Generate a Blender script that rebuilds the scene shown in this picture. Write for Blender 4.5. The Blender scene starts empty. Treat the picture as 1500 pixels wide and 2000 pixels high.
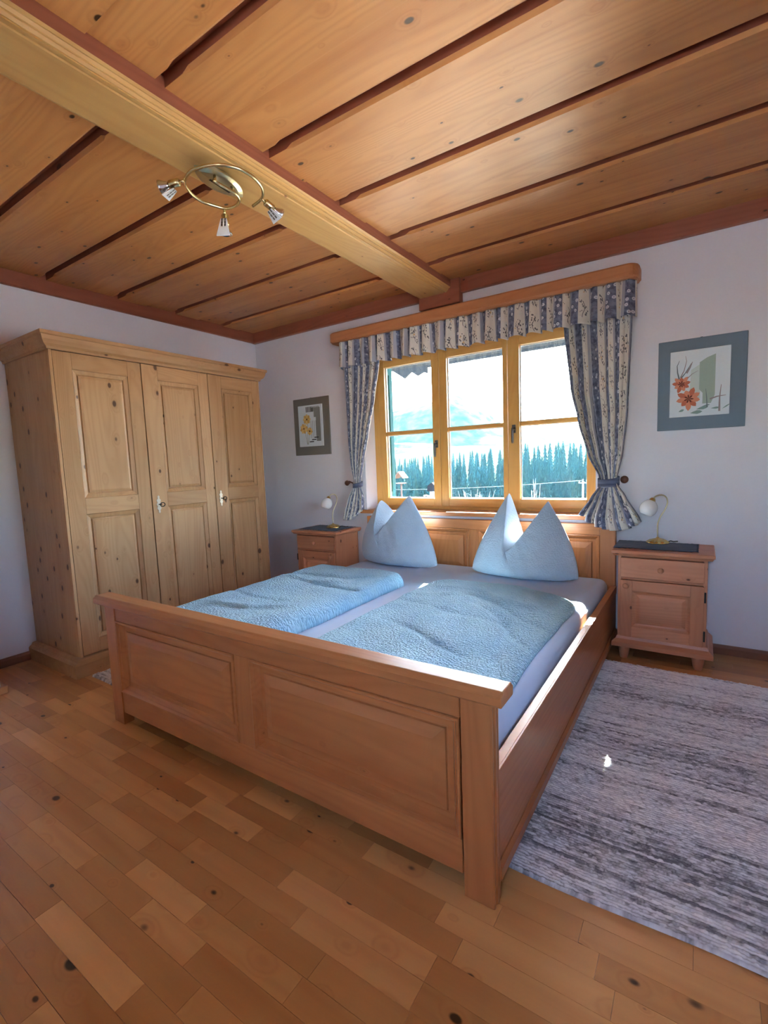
import bpy, bmesh, math, random
import numpy as np
from mathutils import Vector, Matrix, noise as mnoise

random.seed(7)
rng = np.random.default_rng(7)
scene = bpy.context.scene
COL = scene.collection

# ------------------------------------------------------------------ camera
CAM_LOC = Vector((3.674, -3.355, 1.197))
PITCH, ROLL, YAW, FPX = 0.10182, -0.03881, 0.58778, 935.0
cy_, sy_ = math.cos(YAW), math.sin(YAW)
cp_, sp_ = math.cos(PITCH), math.sin(PITCH)
CF = Vector((-sy_ * cp_, cy_ * cp_, -sp_))
_r0 = Vector((cy_, sy_, 0))
_u0 = _r0.cross(CF)
CR = math.cos(ROLL) * _r0 + math.sin(ROLL) * _u0
CU = -math.sin(ROLL) * _r0 + math.cos(ROLL) * _u0
cam = bpy.data.cameras.new('camera')
cam.sensor_fit = 'HORIZONTAL'
cam.sensor_width = 36.0
cam.lens = 36.0 * FPX / 1500.0
cam.clip_start, cam.clip_end = 0.02, 4000
cam_o = bpy.data.objects.new('camera', cam)
COL.objects.link(cam_o)
cam_o.matrix_world = Matrix(((CR.x, CU.x, -CF.x, CAM_LOC.x), (CR.y, CU.y, -CF.y, CAM_LOC.y),
                             (CR.z, CU.z, -CF.z, CAM_LOC.z), (0, 0, 0, 1)))
scene.camera = cam_o

# ------------------------------------------------------------------ world, sun, exposure
SUN_EL = math.radians(29.0)
SUN_DX = -0.24                       # the sun stands a little left of straight ahead
SKY_STRENGTH = 1.3
SUN_STRENGTH = 50.0
EXPOSURE = 2.1
world = bpy.data.worlds.new('sky')
scene.world = world
world.use_nodes = True
wn = world.node_tree
bg = wn.nodes['Background']
sky = wn.nodes.new('ShaderNodeTexSky')
sky.sky_type = 'NISHITA'
sky.sun_disc = False
sky.sun_elevation = SUN_EL
sky.sun_rotation = math.atan2(SUN_DX, 1.0)
sky.altitude = 700
sky.air_density = 1.0
sky.dust_density = 1.1
sky.ozone_density = 1.2
wn.links.new(sky.outputs[0], bg.inputs['Color'])
bg.inputs['Strength'].default_value = SKY_STRENGTH
sun = bpy.data.lights.new('sun', 'SUN')
sun.energy = SUN_STRENGTH
sun.angle = math.radians(0.55)
sun.color = (1.0, 0.93, 0.82)
sun_o = bpy.data.objects.new('sun', sun)
COL.objects.link(sun_o)
_sd = Vector((SUN_DX, 1.0, math.tan(SUN_EL) * math.hypot(1, SUN_DX))).normalized()   # towards the sun
sun_o.rotation_euler = _sd.to_track_quat('Z', 'Y').to_euler()
sun_o.location = (-3, 12, 9)
vs = scene.view_settings
vs.view_transform = 'Standard'
vs.look = 'None'
vs.gamma = 1.0
vs.use_curve_mapping = False
vs.exposure = EXPOSURE
cyc = scene.cycles
cyc.use_denoising = True
cyc.use_adaptive_sampling = True
cyc.adaptive_threshold = 0.03
cyc.max_bounces = 8
cyc.diffuse_bounces = 6
cyc.glossy_bounces = 3
cyc.transmission_bounces = 4
cyc.transparent_max_bounces = 12
cyc.volume_bounces = 0
cyc.sample_clamp_indirect = 30
cyc.caustics_reflective = False
cyc.caustics_refractive = False


# ------------------------------------------------------------------ material helpers
def lin(r, g, b):
    f = lambda c: (c / 255) / 12.92 if c <= 10 else (((c / 255) + 0.055) / 1.055) ** 2.4
    return (f(r), f(g), f(b), 1.0)


class NT:
    def __init__(self, name):
        self.m = bpy.data.materials.new(name)
        self.m.use_nodes = True
        self.t = self.m.node_tree
        self.b = self.t.nodes['Principled BSDF']
        self.out = self.t.nodes['Material Output']

    def n(self, typ, **kw):
        nd = self.t.nodes.new(typ)
        for k, v in kw.items():
            setattr(nd, k, v)
        return nd

    def l(self, a, b):
        self.t.links.new(a, b)

    def sock(self, v, s):
        if isinstance(v, bpy.types.NodeSocket):
            self.l(v, s)
        else:
            s.default_value = v

    def math(self, op, a, b=None, clamp=False):
        nd = self.n('ShaderNodeMath', operation=op, use_clamp=clamp)
        self.sock(a, nd.inputs[0])
        if b is not None:
            self.sock(b, nd.inputs[1])
        return nd.outputs[0]

    def mix(self, fac, a, b, mode='MIX'):
        nd = self.n('ShaderNodeMix', data_type='RGBA', blend_type=mode)
        self.sock(fac, nd.inputs[0])
        self.sock(a, nd.inputs[6])
        self.sock(b, nd.inputs[7])
        return nd.outputs[2]

    def ramp(self, v, a, b, lo=0.0, hi=1.0):
        nd = self.n('ShaderNodeMapRange', interpolation_type='SMOOTHSTEP')
        self.sock(v, nd.inputs[0])
        nd.inputs[1].default_value, nd.inputs[2].default_value = a, b
        nd.inputs[3].default_value, nd.inputs[4].default_value = lo, hi
        return nd.outputs[0]

    def noise(self, vec, scale, detail=2.0, rough=0.5, dist=0.0):
        nd = self.n('ShaderNodeTexNoise')
        if vec is not None:
            self.l(vec, nd.inputs['Vector'])
        nd.inputs['Scale'].default_value = scale
        nd.inputs['Detail'].default_value = detail
        nd.inputs['Roughness'].default_value = rough
        nd.inputs['Distortion'].default_value = dist
        return nd.outputs['Fac']

    def bump(self, h, strength=0.3, dist=0.01):
        nd = self.n('ShaderNodeBump')
        self.l(h, nd.inputs['Height'])
        nd.inputs['Strength'].default_value = strength
        nd.inputs['Distance'].default_value = dist
        self.l(nd.outputs[0], self.b.inputs['Normal'])
        return nd


def plain(name, rgb, rough=0.6, metal=0.0, spec=None, coat=0.0):
    t = NT(name)
    t.b.inputs['Base Color'].default_value = lin(*rgb)
    t.b.inputs['Roughness'].default_value = rough
    t.b.inputs['Metallic'].default_value = metal
    t.b.inputs['Coat Weight'].default_value = coat
    if spec is not None:
        t.b.inputs['Specular IOR Level'].default_value = spec
    return t.m


WOODS = {
    # light, dark, knot colour, knot amount, roughness, coat, ring frequency, tint spread, knot size
    'ceiling': ((204, 142, 82), (172, 106, 54), (50, 28, 14), 0.95, 0.46, 0.22, 8.0, 0.10, 1.0),
    'beam': ((208, 164, 100), (188, 138, 76), (120, 72, 32), 0.25, 0.42, 0.15, 9.0, 0.04, 0.8),
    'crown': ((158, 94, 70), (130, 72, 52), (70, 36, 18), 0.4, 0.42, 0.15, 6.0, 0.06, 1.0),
    'wardrobe': ((200, 158, 114), (172, 126, 82), (74, 40, 20), 1.0, 0.42, 0.12, 8.0, 0.10, 1.15),
    'bed': ((188, 124, 76), (162, 98, 56), (104, 58, 28), 0.2, 0.36, 0.2, 7.0, 0.06, 0.8),
    'nightstand': ((208, 144, 108), (184, 118, 84), (84, 42, 24), 0.9, 0.4, 0.15, 7.0, 0.08, 1.0),
    'cornice': ((196, 132, 86), (176, 110, 68), (96, 50, 26), 0.5, 0.42, 0.1, 7.0, 0.03, 1.0),
    'window': ((216, 164, 88), (202, 144, 68), (176, 116, 50), 0.02, 0.36, 0.15, 8.0, 0.03, 0.8),
    'skirting': ((136, 88, 62), (112, 68, 46), (80, 44, 26), 0.1, 0.45, 0.1, 6.0, 0.05, 0.8),
    'parquet': ((216, 160, 100), (190, 128, 76), (46, 24, 14), 1.0, 0.3, 0.25, 3.0, 0.22, 1.1),
}
_wood = {}


def W(kind, axis='x'):
    key = (kind, axis)
    if key in _wood:
        return _wood[key]
    light, dark, knot, kamt, rough, coat, freq, tint, ksz = WOODS[kind]
    t = NT('wood_%s_%s' % (kind, axis))
    tc = t.n('ShaderNodeTexCoord')
    oi = t.n('ShaderNodeObjectInfo')
    geo = t.n('ShaderNodeNewGeometry')
    rnd = t.math('FRACT', t.math('ADD', t.math('MULTIPLY', oi.outputs['Random'], 3.71), geo.outputs['Random Per Island']))
    comb = t.n('ShaderNodeCombineXYZ')
    t.l(t.math('MULTIPLY', rnd, 31.0), comb.inputs[0])
    t.l(t.math('MULTIPLY', rnd, 57.0), comb.inputs[1])
    t.l(t.math('MULTIPLY', rnd, 83.0), comb.inputs[2])
    add = t.n('ShaderNodeVectorMath', operation='ADD')
    t.l(tc.outputs['Object'], add.inputs[0])
    t.l(comb.outputs[0], add.inputs[1])
    ai = 'xyz'.index(axis)

    def mapped(across, along):
        mp = t.n('ShaderNodeMapping')
        s = [across] * 3
        s[ai] = along
        mp.inputs['Scale'].default_value = s
        t.l(add.outputs[0], mp.inputs['Vector'])
        return mp.outputs[0]
    # knots: a cell pattern stretched a little along the grain
    vo = t.n('ShaderNodeTexVoronoi', feature='F1', voronoi_dimensions='3D')
    ks = {'nightstand': 15.0, 'wardrobe': 12.0, 'parquet': 12.0, 'ceiling': 13.0}.get(kind, 10.5)
    t.l(mapped(ks, ks * 0.62), vo.inputs['Vector'])
    vo.inputs['Scale'].default_value = 1.0
    vo.inputs['Randomness'].default_value = 1.0
    sep = t.n('ShaderNodeSeparateColor')
    t.l(vo.outputs['Color'], sep.inputs[0])
    has = t.math('LESS_THAN', sep.outputs[0], kamt)
    size = t.math('ADD', t.math('MULTIPLY', t.math('POWER', sep.outputs[1], 2.0), 0.10 * ksz), 0.055 * ksz)
    rel = t.math('DIVIDE', vo.outputs['Distance'], size)
    kcore = t.math('MULTIPLY', t.ramp(rel, 0.65, 1.15, 1.0, 0.0), has)
    khalo = t.math('MULTIPLY', t.ramp(rel, 0.8, 3.2, 1.0, 0.0), has)
    # grain: contour lines of a stretched noise, bent round the knots
    ph = t.noise(mapped(3.2, 0.32), 1.0, 2.0, 0.45)
    ph = t.math('ADD', t.math('MULTIPLY', ph, freq * 8.0), t.math('MULTIPLY', khalo, 3.0))
    ring = t.math('MULTIPLY', t.math('ADD', t.math('SINE', t.math('MULTIPLY', ph, 3.1416)), 1.0), 0.5)
    ring = t.math('POWER', ring, 1.6)
    fine = t.noise(mapped(120.0, 3.0), 1.0, 2.0, 0.6)
    broad = t.noise(mapped(9.0, 0.5), 1.0, 2.0, 0.5)
    amt = t.math('ADD', t.math('MULTIPLY', ring, 0.26), t.math('MULTIPLY', fine, 0.22))
    amt = t.math('ADD', amt, t.ramp(broad, 0.3, 0.75, -0.08, 0.36), clamp=True)
    col = t.mix(amt, lin(*light), lin(*dark))
    # every board its own shade
    shade = t.math('ADD', t.math('MULTIPLY', rnd, -2 * tint), 1.0 + 0.7 * tint)
    sc = t.n('ShaderNodeCombineColor')
    t.l(shade, sc.inputs[0])
    t.l(t.math('POWER', shade, 1.25), sc.inputs[1])
    t.l(t.math('POWER', shade, 1.5), sc.inputs[2])
    col = t.mix(1.0, col, sc.outputs[0], 'MULTIPLY')
    col = t.mix(t.math('MULTIPLY', khalo, 0.35), col, lin(*dark))
    col = t.mix(t.math('MULTIPLY', kcore, 0.92), col, lin(*knot))
    t.l(col, t.b.inputs['Base Color'])
    t.l(t.math('ADD', t.math('MULTIPLY', fine, 0.14), rough - 0.05), t.b.inputs['Roughness'])
    t.b.inputs['Coat Weight'].default_value = coat
    t.b.inputs['Coat Roughness'].default_value = 0.32
    t.b.inputs['Specular IOR Level'].default_value = 0.4
    h = t.math('ADD', t.math('MULTIPLY', ring, 0.5), t.math('MULTIPLY', fine, 0.5))
    t.bump(h, 0.10, 0.002)
    _wood[key] = t.m
    return t.m


def mat_plaster():
    t = NT('white_plaster')
    tc = t.n('ShaderNodeTexCoord')
    a = t.noise(tc.outputs['Object'], 2.0, 3.0)
    b = t.noise(tc.outputs['Object'], 55.0, 4.0, 0.6)
    t.l(t.mix(a, lin(227, 226, 233), lin(219, 217, 226)), t.b.inputs['Base Color'])
    t.b.inputs['Roughness'].default_value = 0.9
    t.b.inputs['Specular IOR Level'].default_value = 0.2
    t.bump(b, 0.12, 0.004)
    return t.m


def mat_fabric(name, rgb, rgb2, pucker=150.0, strength=0.5, dist=0.004, coords='UV', seersucker=True):
    t = NT(name)
    tc = t.n('ShaderNodeTexCoord')
    v = tc.outputs[coords]
    big = t.noise(v, 6.0, 3.0)
    if seersucker:
        mp = t.n('ShaderNodeMapping')
        mp.inputs['Scale'].default_value = (1.0, 0.42, 1.0)
        t.l(v, mp.inputs['Vector'])
        w1 = t.noise(mp.outputs[0], pucker, 1.0, 0.4, 0.2)
        mp2 = t.n('ShaderNodeMapping')
        mp2.inputs['Scale'].default_value = (0.5, 1.0, 1.0)
        t.l(v, mp2.inputs['Vector'])
        w2 = t.noise(mp2.outputs[0], pucker * 0.9, 1.0, 0.4, 0.2)
        h = t.math('ADD', t.ramp(w1, 0.35, 0.65), t.math('MULTIPLY', t.ramp(w2, 0.35, 0.65), 0.8))
    else:
        h = t.noise(v, pucker, 2.0, 0.5)
    col = t.mix(t.ramp(big, 0.3, 0.7), lin(*rgb), lin(*rgb2))
    t.l(col, t.b.inputs['Base Color'])
    t.b.inputs['Roughness'].default_value = 0.92
    t.b.inputs['Specular IOR Level'].default_value = 0.15
    t.b.inputs['Sheen Weight'].default_value = 0.15
    t.bump(h, strength, dist)
    return t.m


def mat_glass(name, tint=(0.97, 0.99, 1.0)):
    t = NT(name)
    tr = t.n('ShaderNodeBsdfTransparent')
    tr.inputs[0].default_value = (*tint, 1)
    gl = t.n('ShaderNodeBsdfGlossy')
    gl.inputs['Roughness'].default_value = 0.02
    fr = t.n('ShaderNodeFresnel')
    fr.inputs['IOR'].default_value = 1.45
    mx = t.n('ShaderNodeMixShader')
    t.l(fr.outputs[0], mx.inputs[0])
    t.l(tr.outputs[0], mx.inputs[1])
    t.l(gl.outputs[0], mx.inputs[2])
    t.l(mx.outputs[0], t.out.inputs['Surface'])
    return t.m


def mat_curtain():
    """striped print: blue-grey stripes with white blossoms, cream stripes with dark vines"""
    t = NT('curtain_print')
    uv = t.n('ShaderNodeTexCoord').outputs['UV']          # u, v in metres of cloth
    sep = t.n('ShaderNodeSeparateXYZ')
    t.l(uv, sep.inputs[0])
    u, v = sep.outputs[0], sep.outputs[1]
    P = 0.15                                              # one repeat of the stripes
    fu = t.math('FRACT', t.math('DIVIDE', u, P))
    blue = t.math('LESS_THAN', fu, 0.40)
    plain_ = t.math('GREATER_THAN', fu, 0.86)
    mott = t.noise(uv, 34.0, 3.0, 0.6)
    bcol = t.mix(t.ramp(mott, 0.3, 0.7), lin(84, 88, 108), lin(136, 142, 164))
    # white blossoms
    vo = t.n('ShaderNodeTexVoronoi', feature='F1', voronoi_dimensions='2D')
    t.l(uv, vo.inputs['Vector'])
    vo.inputs['Scale'].default_value = 26.0
    s2 = t.n('ShaderNodeSeparateColor')
    t.l(vo.outputs['Color'], s2.inputs[0])
    vec = t.n('ShaderNodeVectorMath', operation='SUBTRACT')
    sc = t.n('ShaderNodeVectorMath', operation='SCALE')
    t.l(uv, sc.inputs[0])
    sc.inputs['Scale'].default_value = 26.0
    t.l(sc.outputs[0], vec.inputs[0])
    t.l(vo.outputs['Position'], vec.inputs[1])
    sp = t.n('ShaderNodeSeparateXYZ')
    t.l(vec.outputs[0], sp.inputs[0])
    ang = t.math('ARCTAN2', sp.outputs[1], sp.outputs[0])
    petal = t.math('ADD', t.math('MULTIPLY', t.math('ABSOLUTE', t.math('SINE', t.math('MULTIPLY', ang, 2.5))), 0.16), 0.12)
    fl = t.math('MULTIPLY', t.math('LESS_THAN', vo.outputs['Distance'], petal), t.math('LESS_THAN', s2.outputs[0], 0.5))
    fl = t.math('MULTIPLY', fl, t.math('GREATER_THAN', vo.outputs['Distance'], 0.07))
    bcol = t.mix(t.math('MULTIPLY', fl, 0.85), bcol, lin(228, 230, 236))
    # cream with vine: leaves near a wavy stem
    ccol = t.mix(mott, lin(228, 222, 210), lin(212, 208, 200))
    cen = t.math('ADD', t.math('MULTIPLY', t.math('SINE', t.math('MULTIPLY', v, 55.0)), 0.05), 0.63)
    off = t.math('ABSOLUTE', t.math('SUBTRACT', fu, cen))
    stem = t.math('LESS_THAN', off, 0.012)
    vo2 = t.n('ShaderNodeTexVoronoi', feature='F1', voronoi_dimensions='2D')
    mp = t.n('ShaderNodeMapping')
    mp.inputs['Scale'].default_value = (1.15, 0.75, 1.0)
    mp.inputs['Rotation'].default_value = (0, 0, 0.5)
    t.l(uv, mp.inputs['Vector'])
    t.l(mp.outputs[0], vo2.inputs['Vector'])
    vo2.inputs['Scale'].default_value = 74.0
    s3 = t.n('ShaderNodeSeparateColor')
    t.l(vo2.outputs['Color'], s3.inputs[0])
    leaf = t.math('LESS_THAN', vo2.outputs['Distance'], t.math('ADD', t.math('MULTIPLY', s3.outputs[1], 0.26), 0.18))
    leaf = t.math('MULTIPLY', leaf, t.math('LESS_THAN', off, 0.15))
    leaf = t.math('MULTIPLY', leaf, t.math('LESS_THAN', s3.outputs[0], 0.66))
    vine = t.math('MAXIMUM', stem, leaf)
    gap = t.math('GREATER_THAN', t.math('SINE', t.math('ADD', t.math('MULTIPLY', v, 38.0), t.math('MULTIPLY', u, 40.0))), -0.45)
    vine = t.math('MULTIPLY', vine, gap)
    dcol = t.mix(t.math('GREATER_THAN', s3.outputs[2], 0.93), lin(62, 62, 74), lin(206, 164, 92))
    vcol = t.mix(t.math('MULTIPLY', vine, 0.85), ccol, dcol)
    vcol = t.mix(plain_, vcol, lin(170, 170, 180))
    col = t.mix(blue, vcol, bcol)
    df = t.n('ShaderNodeBsdfDiffuse')
    t.l(col, df.inputs[0])
    tl = t.n('ShaderNodeBsdfTranslucent')
    t.l(col, tl.inputs[0])
    mx = t.n('ShaderNodeMixShader')
    mx.inputs[0].default_value = 0.10
    t.l(df.outputs[0], mx.inputs[1])
    t.l(tl.outputs[0], mx.inputs[2])
    t.l(mx.outputs[0], t.out.inputs['Surface'])
    return t.m


def mat_rug():
    t = NT('rug_wool')
    at = t.n('ShaderNodeAttribute', attribute_name='yarn')
    t.l(at.outputs['Color'], t.b.inputs['Base Color'])
    t.b.inputs['Roughness'].default_value = 0.95
    t.b.inputs['Specular IOR Level'].default_value = 0.1
    return t.m


PLASTER = mat_plaster()
SHEET = mat_fabric('white_sheet', (192, 214, 240), (186, 208, 236), 300, 0.08, 0.002, 'Object', False)
DUVET = mat_fabric('seersucker_duvet', (180, 226, 247), (168, 217, 243), 150, 0.9, 0.008, 'UV')
PILLOWC = mat_fabric('seersucker_pillow', (184, 200, 216), (176, 192, 210), 170, 0.35, 0.004, 'UV')
CLOTH = mat_fabric('navy_cloth', (52, 60, 88), (40, 46, 70), 420, 0.3, 0.002, 'Object', False)
CURTAIN = mat_curtain()
GLASS = mat_glass('window_glass')
RUGM = mat_rug()
BRASS = plain('brushed_brass', (208, 192, 146), 0.26, 1.0)
SATIN = plain('satin_nickel_brass', (190, 180, 146), 0.30, 1.0)
GOLD = plain('polished_gold', (228, 198, 132), 0.2, 1.0)
CHROME = plain('chrome', (205, 208, 214), 0.12, 1.0)
SILVER = plain('aged_silver', (210, 206, 196), 0.3, 1.0)
PEWTER = plain('handle_pewter', (112, 108, 106), 0.35, 0.9)
BLACKM = plain('black_iron', (26, 24, 24), 0.5, 0.5)
DARKGAP = plain('dark_gap', (40, 26, 16), 0.9)
FRAMEGREY = plain('picture_frame_grey', (112, 128, 144), 0.6, 0.0, 0.3, 0.0)
FRAMEGREY2 = plain('picture_frame_taupe', (122, 118, 112), 0.6, 0.0, 0.3, 0.0)
PAPER = plain('print_paper', (214, 224, 232), 0.6)
DARKWOOD = plain('dark_knob_wood', (92, 52, 34), 0.4)
WHITE = plain('white_paint', (236, 236, 236), 0.5)


def mat_opal():
    t = NT('opal_glass')
    t.b.inputs['Base Color'].default_value = lin(244, 242, 240)
    t.b.inputs['Roughness'].default_value = 0.18
    t.b.inputs['Subsurface Weight'].default_value = 0.35
    t.b.inputs['Subsurface Radius'].default_value = (0.02, 0.02, 0.02)
    return t.m


def mat_frost():
    t = NT('frosted_glass')
    a = t.n('ShaderNodeBsdfTransparent')
    b = t.n('ShaderNodeBsdfPrincipled')
    b.inputs['Base Color'].default_value = lin(236, 240, 242)
    b.inputs['Roughness'].default_value = 0.3
    mx = t.n('ShaderNodeMixShader')
    mx.inputs[0].default_value = 0.72
    t.l(a.outputs[0], mx.inputs[1])
    t.l(b.outputs[0], mx.inputs[2])
    t.l(mx.outputs[0], t.out.inputs['Surface'])
    return t.m


OPAL = mat_opal()
FROST = mat_frost()


# ------------------------------------------------------------------ object helpers
class MB:
    """collects shapes in world coordinates into one mesh"""

    def __init__(self):
        self.v, self.f, self.mi, self.mats, self.uv, self.sm = [], [], [], [], {}, []

    def mid(self, m):
        if m not in self.mats:
            self.mats.append(m)
        return self.mats.index(m)

    def add(self, vs_, fs, m, smooth=False, uvs=None):
        o = len(self.v)
        self.v += [tuple(p) for p in vs_]
        k = self.mid(m)
        for f in fs:
            self.f.append([i + o for i in f])
            self.mi.append(k)
            self.sm.append(smooth)
        if uvs is not None:
            for i, q in enumerate(uvs):
                self.uv[o + i] = q
        return self

    def box(self, x0, x1, y0, y1, z0, z1, m):
        p = [(x0, y0, z0), (x1, y0, z0), (x1, y1, z0), (x0, y1, z0), (x0, y0, z1), (x1, y0, z1), (x1, y1, z1), (x0, y1, z1)]
        return self.add(p, [(0, 3, 2, 1), (4, 5, 6, 7), (0, 1, 5, 4), (1, 2, 6, 5), (2, 3, 7, 6), (3, 0, 4, 7)], m)

    def loft(self, rings, m, closed=True, caps=True, smooth=False):
        """rings: lists of points, all the same length"""
        n = len(rings[0])
        pts = [p for r in rings for p in r]
        fs = []
        for i in range(len(rings) - 1):
            for j in range(n if closed else n - 1):
                k = (j + 1) % n
                fs.append((i * n + j, i * n + k, (i + 1) * n + k, (i + 1) * n + j))
        if caps and closed:
            fs.append(tuple(range(n))[::-1])
            fs.append(tuple((len(rings) - 1) * n + j for j in range(n)))
        return self.add(pts, fs, m, smooth)

    def prism(self, poly, axis, a, b, m, smooth=False):
        """poly: 2D points in the two other axes (cyclic order), extruded along axis from a to b"""
        def P(q, w):
            if axis == 'x':
                return (w, q[0], q[1])
            if axis == 'y':
                return (q[0], w, q[1])
            return (q[0], q[1], w)
        return self.loft([[P(q, a) for q in poly], [P(q, b) for q in poly]], m, smooth=smooth)

    def lathe(self, c, prof, m, n=24, axis=(0, 0, 1), smooth=True):
        """prof: (radius, height) along axis from point c"""
        ax = Vector(axis).normalized()
        q = ax.to_track_quat('Z', 'Y')
        c = Vector(c)
        rings = [[c + q @ Vector((r * math.cos(2 * math.pi * j / n), r * math.sin(2 * math.pi * j / n), h)) for j in range(n)] for r, h in prof]
        return self.loft(rings, m, smooth=smooth)

    def tube(self, pts, r, m, n=10, smooth=True):
        pts = [Vector(p) for p in pts]
        rr = r if isinstance(r, (list, tuple)) else [r] * len(pts)
        rings = []
        up = None
        for i, p in enumerate(pts):
            d = (pts[min(i + 1, len(pts) - 1)] - pts[max(i - 1, 0)]).normalized()
            if up is None:
                up = Vector((0, 0, 1)) if abs(d.z) < 0.9 else Vector((1, 0, 0))
            s = d.cross(up).normalized()
            up = s.cross(d).normalized()
            rings.append([p + rr[i] * (math.cos(2 * math.pi * j / n) * s + math.sin(2 * math.pi * j / n) * up) for j in range(n)])
        return self.loft(rings, m, smooth=smooth)

    def grid(self, pts, nu, nv, m, uvs=None, smooth=True, closed_u=False):
        fs = []
        for i in range(nv - 1):
            for j in range(nu if closed_u else nu - 1):
                k = (j + 1) % nu
                fs.append((i * nu + j, i * nu + k, (i + 1) * nu + k, (i + 1) * nu + j))
        return self.add(pts, fs, m, smooth, uvs)

    def rings_panel(self, fr, u0, u1, v0, v1, prof, m, mcap=None):
        """raised panel: nested rectangles at (inset, depth); fr maps (u, v, depth) to a point"""
        n = len(prof)
        pts = []
        for ins, d in prof:
            for (u, v) in ((u0 + ins, v0 + ins), (u1 - ins, v0 + ins), (u1 - ins, v1 - ins), (u0 + ins, v1 - ins)):
                pts.append(fr(u, v, d))
        fs = []
        for i in range(n - 1):
            for j in range(4):
                k = (j + 1) % 4
                fs.append((i * 4 + j, i * 4 + k, (i + 1) * 4 + k, (i + 1) * 4 + j))
        self.add(pts, fs + [tuple((n - 1) * 4 + j for j in range(4))], m)
        return self

    def build(self, name, parent=None, origin=None, bevel=0.0, seg=2, solid=0.0, subsurf=0, fix=True):
        base = Vector(origin) if origin is not None else (Vector(parent['_o']) if parent is not None else Vector((0, 0, 0)))
        me = bpy.data.meshes.new(name)
        me.from_pydata([tuple(Vector(p) - base) for p in self.v], [], self.f)
        for m in self.mats:
            me.materials.append(m)
        me.polygons.foreach_set('material_index', self.mi)
        me.polygons.foreach_set('use_smooth', self.sm)
        if self.uv:
            ul = me.uv_layers.new(name='UVMap')
            li = np.zeros(len(me.loops), dtype=np.int32)
            me.loops.foreach_get('vertex_index', li)
            arr = np.zeros((len(self.v), 2))
            for k, q in self.uv.items():
                arr[k] = q
            ul.data.foreach_set('uv', arr[li].ravel())
        me.update()
        if fix:
            bm = bmesh.new()
            bm.from_mesh(me)
            bmesh.ops.recalc_face_normals(bm, faces=bm.faces)
            bm.to_mesh(me)
            bm.free()
        o = bpy.data.objects.new(name, me)
        COL.objects.link(o)
        if parent is not None:
            o.parent = parent
            o['_o'] = list(base)
        else:
            o.location = base
            o['_o'] = list(base)
        if bevel:
            md = o.modifiers.new('bevel', 'BEVEL')
            md.width = bevel
            md.segments = seg
            md.limit_method = 'ANGLE'
            md.angle_limit = math.radians(50)
            md.harden_normals = False
        if subsurf:
            md = o.modifiers.new('subsurf', 'SUBSURF')
            md.levels = md.render_levels = subsurf
        if solid:
            md = o.modifiers.new('solid', 'SOLIDIFY')
            md.thickness = solid
            md.offset = 0
        return o


def thing(name, label, cat, loc, group=None):
    o = bpy.data.objects.new(name, None)
    o.empty_display_size = 0.1
    COL.objects.link(o)
    o.location = loc
    o['_o'] = list(loc)
    o['label'] = label
    o['category'] = cat
    if group:
        o['group'] = group
    return o


def tag(o, label, cat, group=None, kind=None):
    o['label'] = label
    o['category'] = cat
    if group:
        o['group'] = group
    if kind:
        o['kind'] = kind
    return o


def struct(o):
    o['kind'] = 'structure'
    return o


# ================================================================== ROOM
XR, YF, HC = 4.20, -4.40, 2.485         # right wall, wall behind the camera, ceiling height
WX0, WX1, WZ0, WZ1 = 1.265, 3.10, 0.80, 2.09      # window opening in the far wall
WT = 0.32                                # wall thickness

mb = MB()                                # wall with the window, built as the masonry round the opening
mb.box(-WT, WX0, 0, WT, -0.2, 2.8, PLASTER)
mb.box(WX1, XR + WT, 0, WT, -0.2, 2.8, PLASTER)
mb.box(WX0, WX1, 0, WT, -0.2, WZ0 - 0.03, PLASTER)
mb.box(WX0, WX1, 0, WT, WZ1, 2.8, PLASTER)
struct(mb.build('wall_back'))
struct(MB().box(-WT, 0, YF - WT, 0, -0.2, 2.8, PLASTER).build('wall_left'))
SY0, SY1, SZ0, SZ1 = -2.35, -1.60, 0.95, 1.95     # small unseen window added in the right wall for fill
mb = MB()
mb.box(XR, XR + WT, YF, SY0, -0.2, 2.8, PLASTER)
mb.box(XR, XR + WT, SY1, 0, -0.2, 2.8, PLASTER)
mb.box(XR, XR + WT, SY0, SY1, -0.2, SZ0, PLASTER)
mb.box(XR, XR + WT, SY0, SY1, SZ1, 2.8, PLASTER)
struct(mb.build('wall_right'))
RX0, RX1, RZ0, RZ1 = 3.36, 4.05, 0.85, 2.12        # unseen window added behind the camera for fill daylight
mb = MB()
mb.box(-WT, RX0, YF - WT, YF, -0.2, 2.8, PLASTER)
mb.box(RX1, XR + WT, YF - WT, YF, -0.2, 2.8, PLASTER)
mb.box(RX0, RX1, YF - WT, YF, -0.2, RZ0, PLASTER)
mb.box(RX0, RX1, YF - WT, YF, RZ1, 2.8, PLASTER)
struct(mb.build('wall_front'))
# white pier on the left wall with its own skirting
struct(MB().box(0, 0.44, -2.95, -2.425, 0.0, HC, PLASTER).build('wall_left_pier'))
mb = MB()
mb.prism([(0.44, -2.425), (0.44, -2.95), (0.466, -2.95), (0.466, -2.399), (0.0, -2.399), (0.0, -2.425)], 'z', 0, 0.042, W('wardrobe', 'y'))
struct(mb.build('baseboard_pier', bevel=0.004))
sk = [(0, 0), (0.018, 0), (0.018, 0.040), (0.010, 0.055), (0, 0.055)]
struct(MB().prism([(-a, b) for a, b in sk], 'x', 0.02, XR, W('skirting', 'x')).build('baseboard_back'))
struct(MB().prism([(a, b) for a, b in sk], 'y', -2.397, -0.02, W('skirting', 'y')).build('baseboard_left'))
struct(MB().prism([(XR - a, b) for a, b in sk], 'y', YF, -0.02, W('skirting', 'y')).build('baseboard_right'))

# ---------------------------------------------------------------- floor: every parquet strip a part
floor = struct(MB().box(-WT, XR + WT, YF - WT, WT, -0.25, -0.012, DARKGAP).build('floor'))


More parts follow.
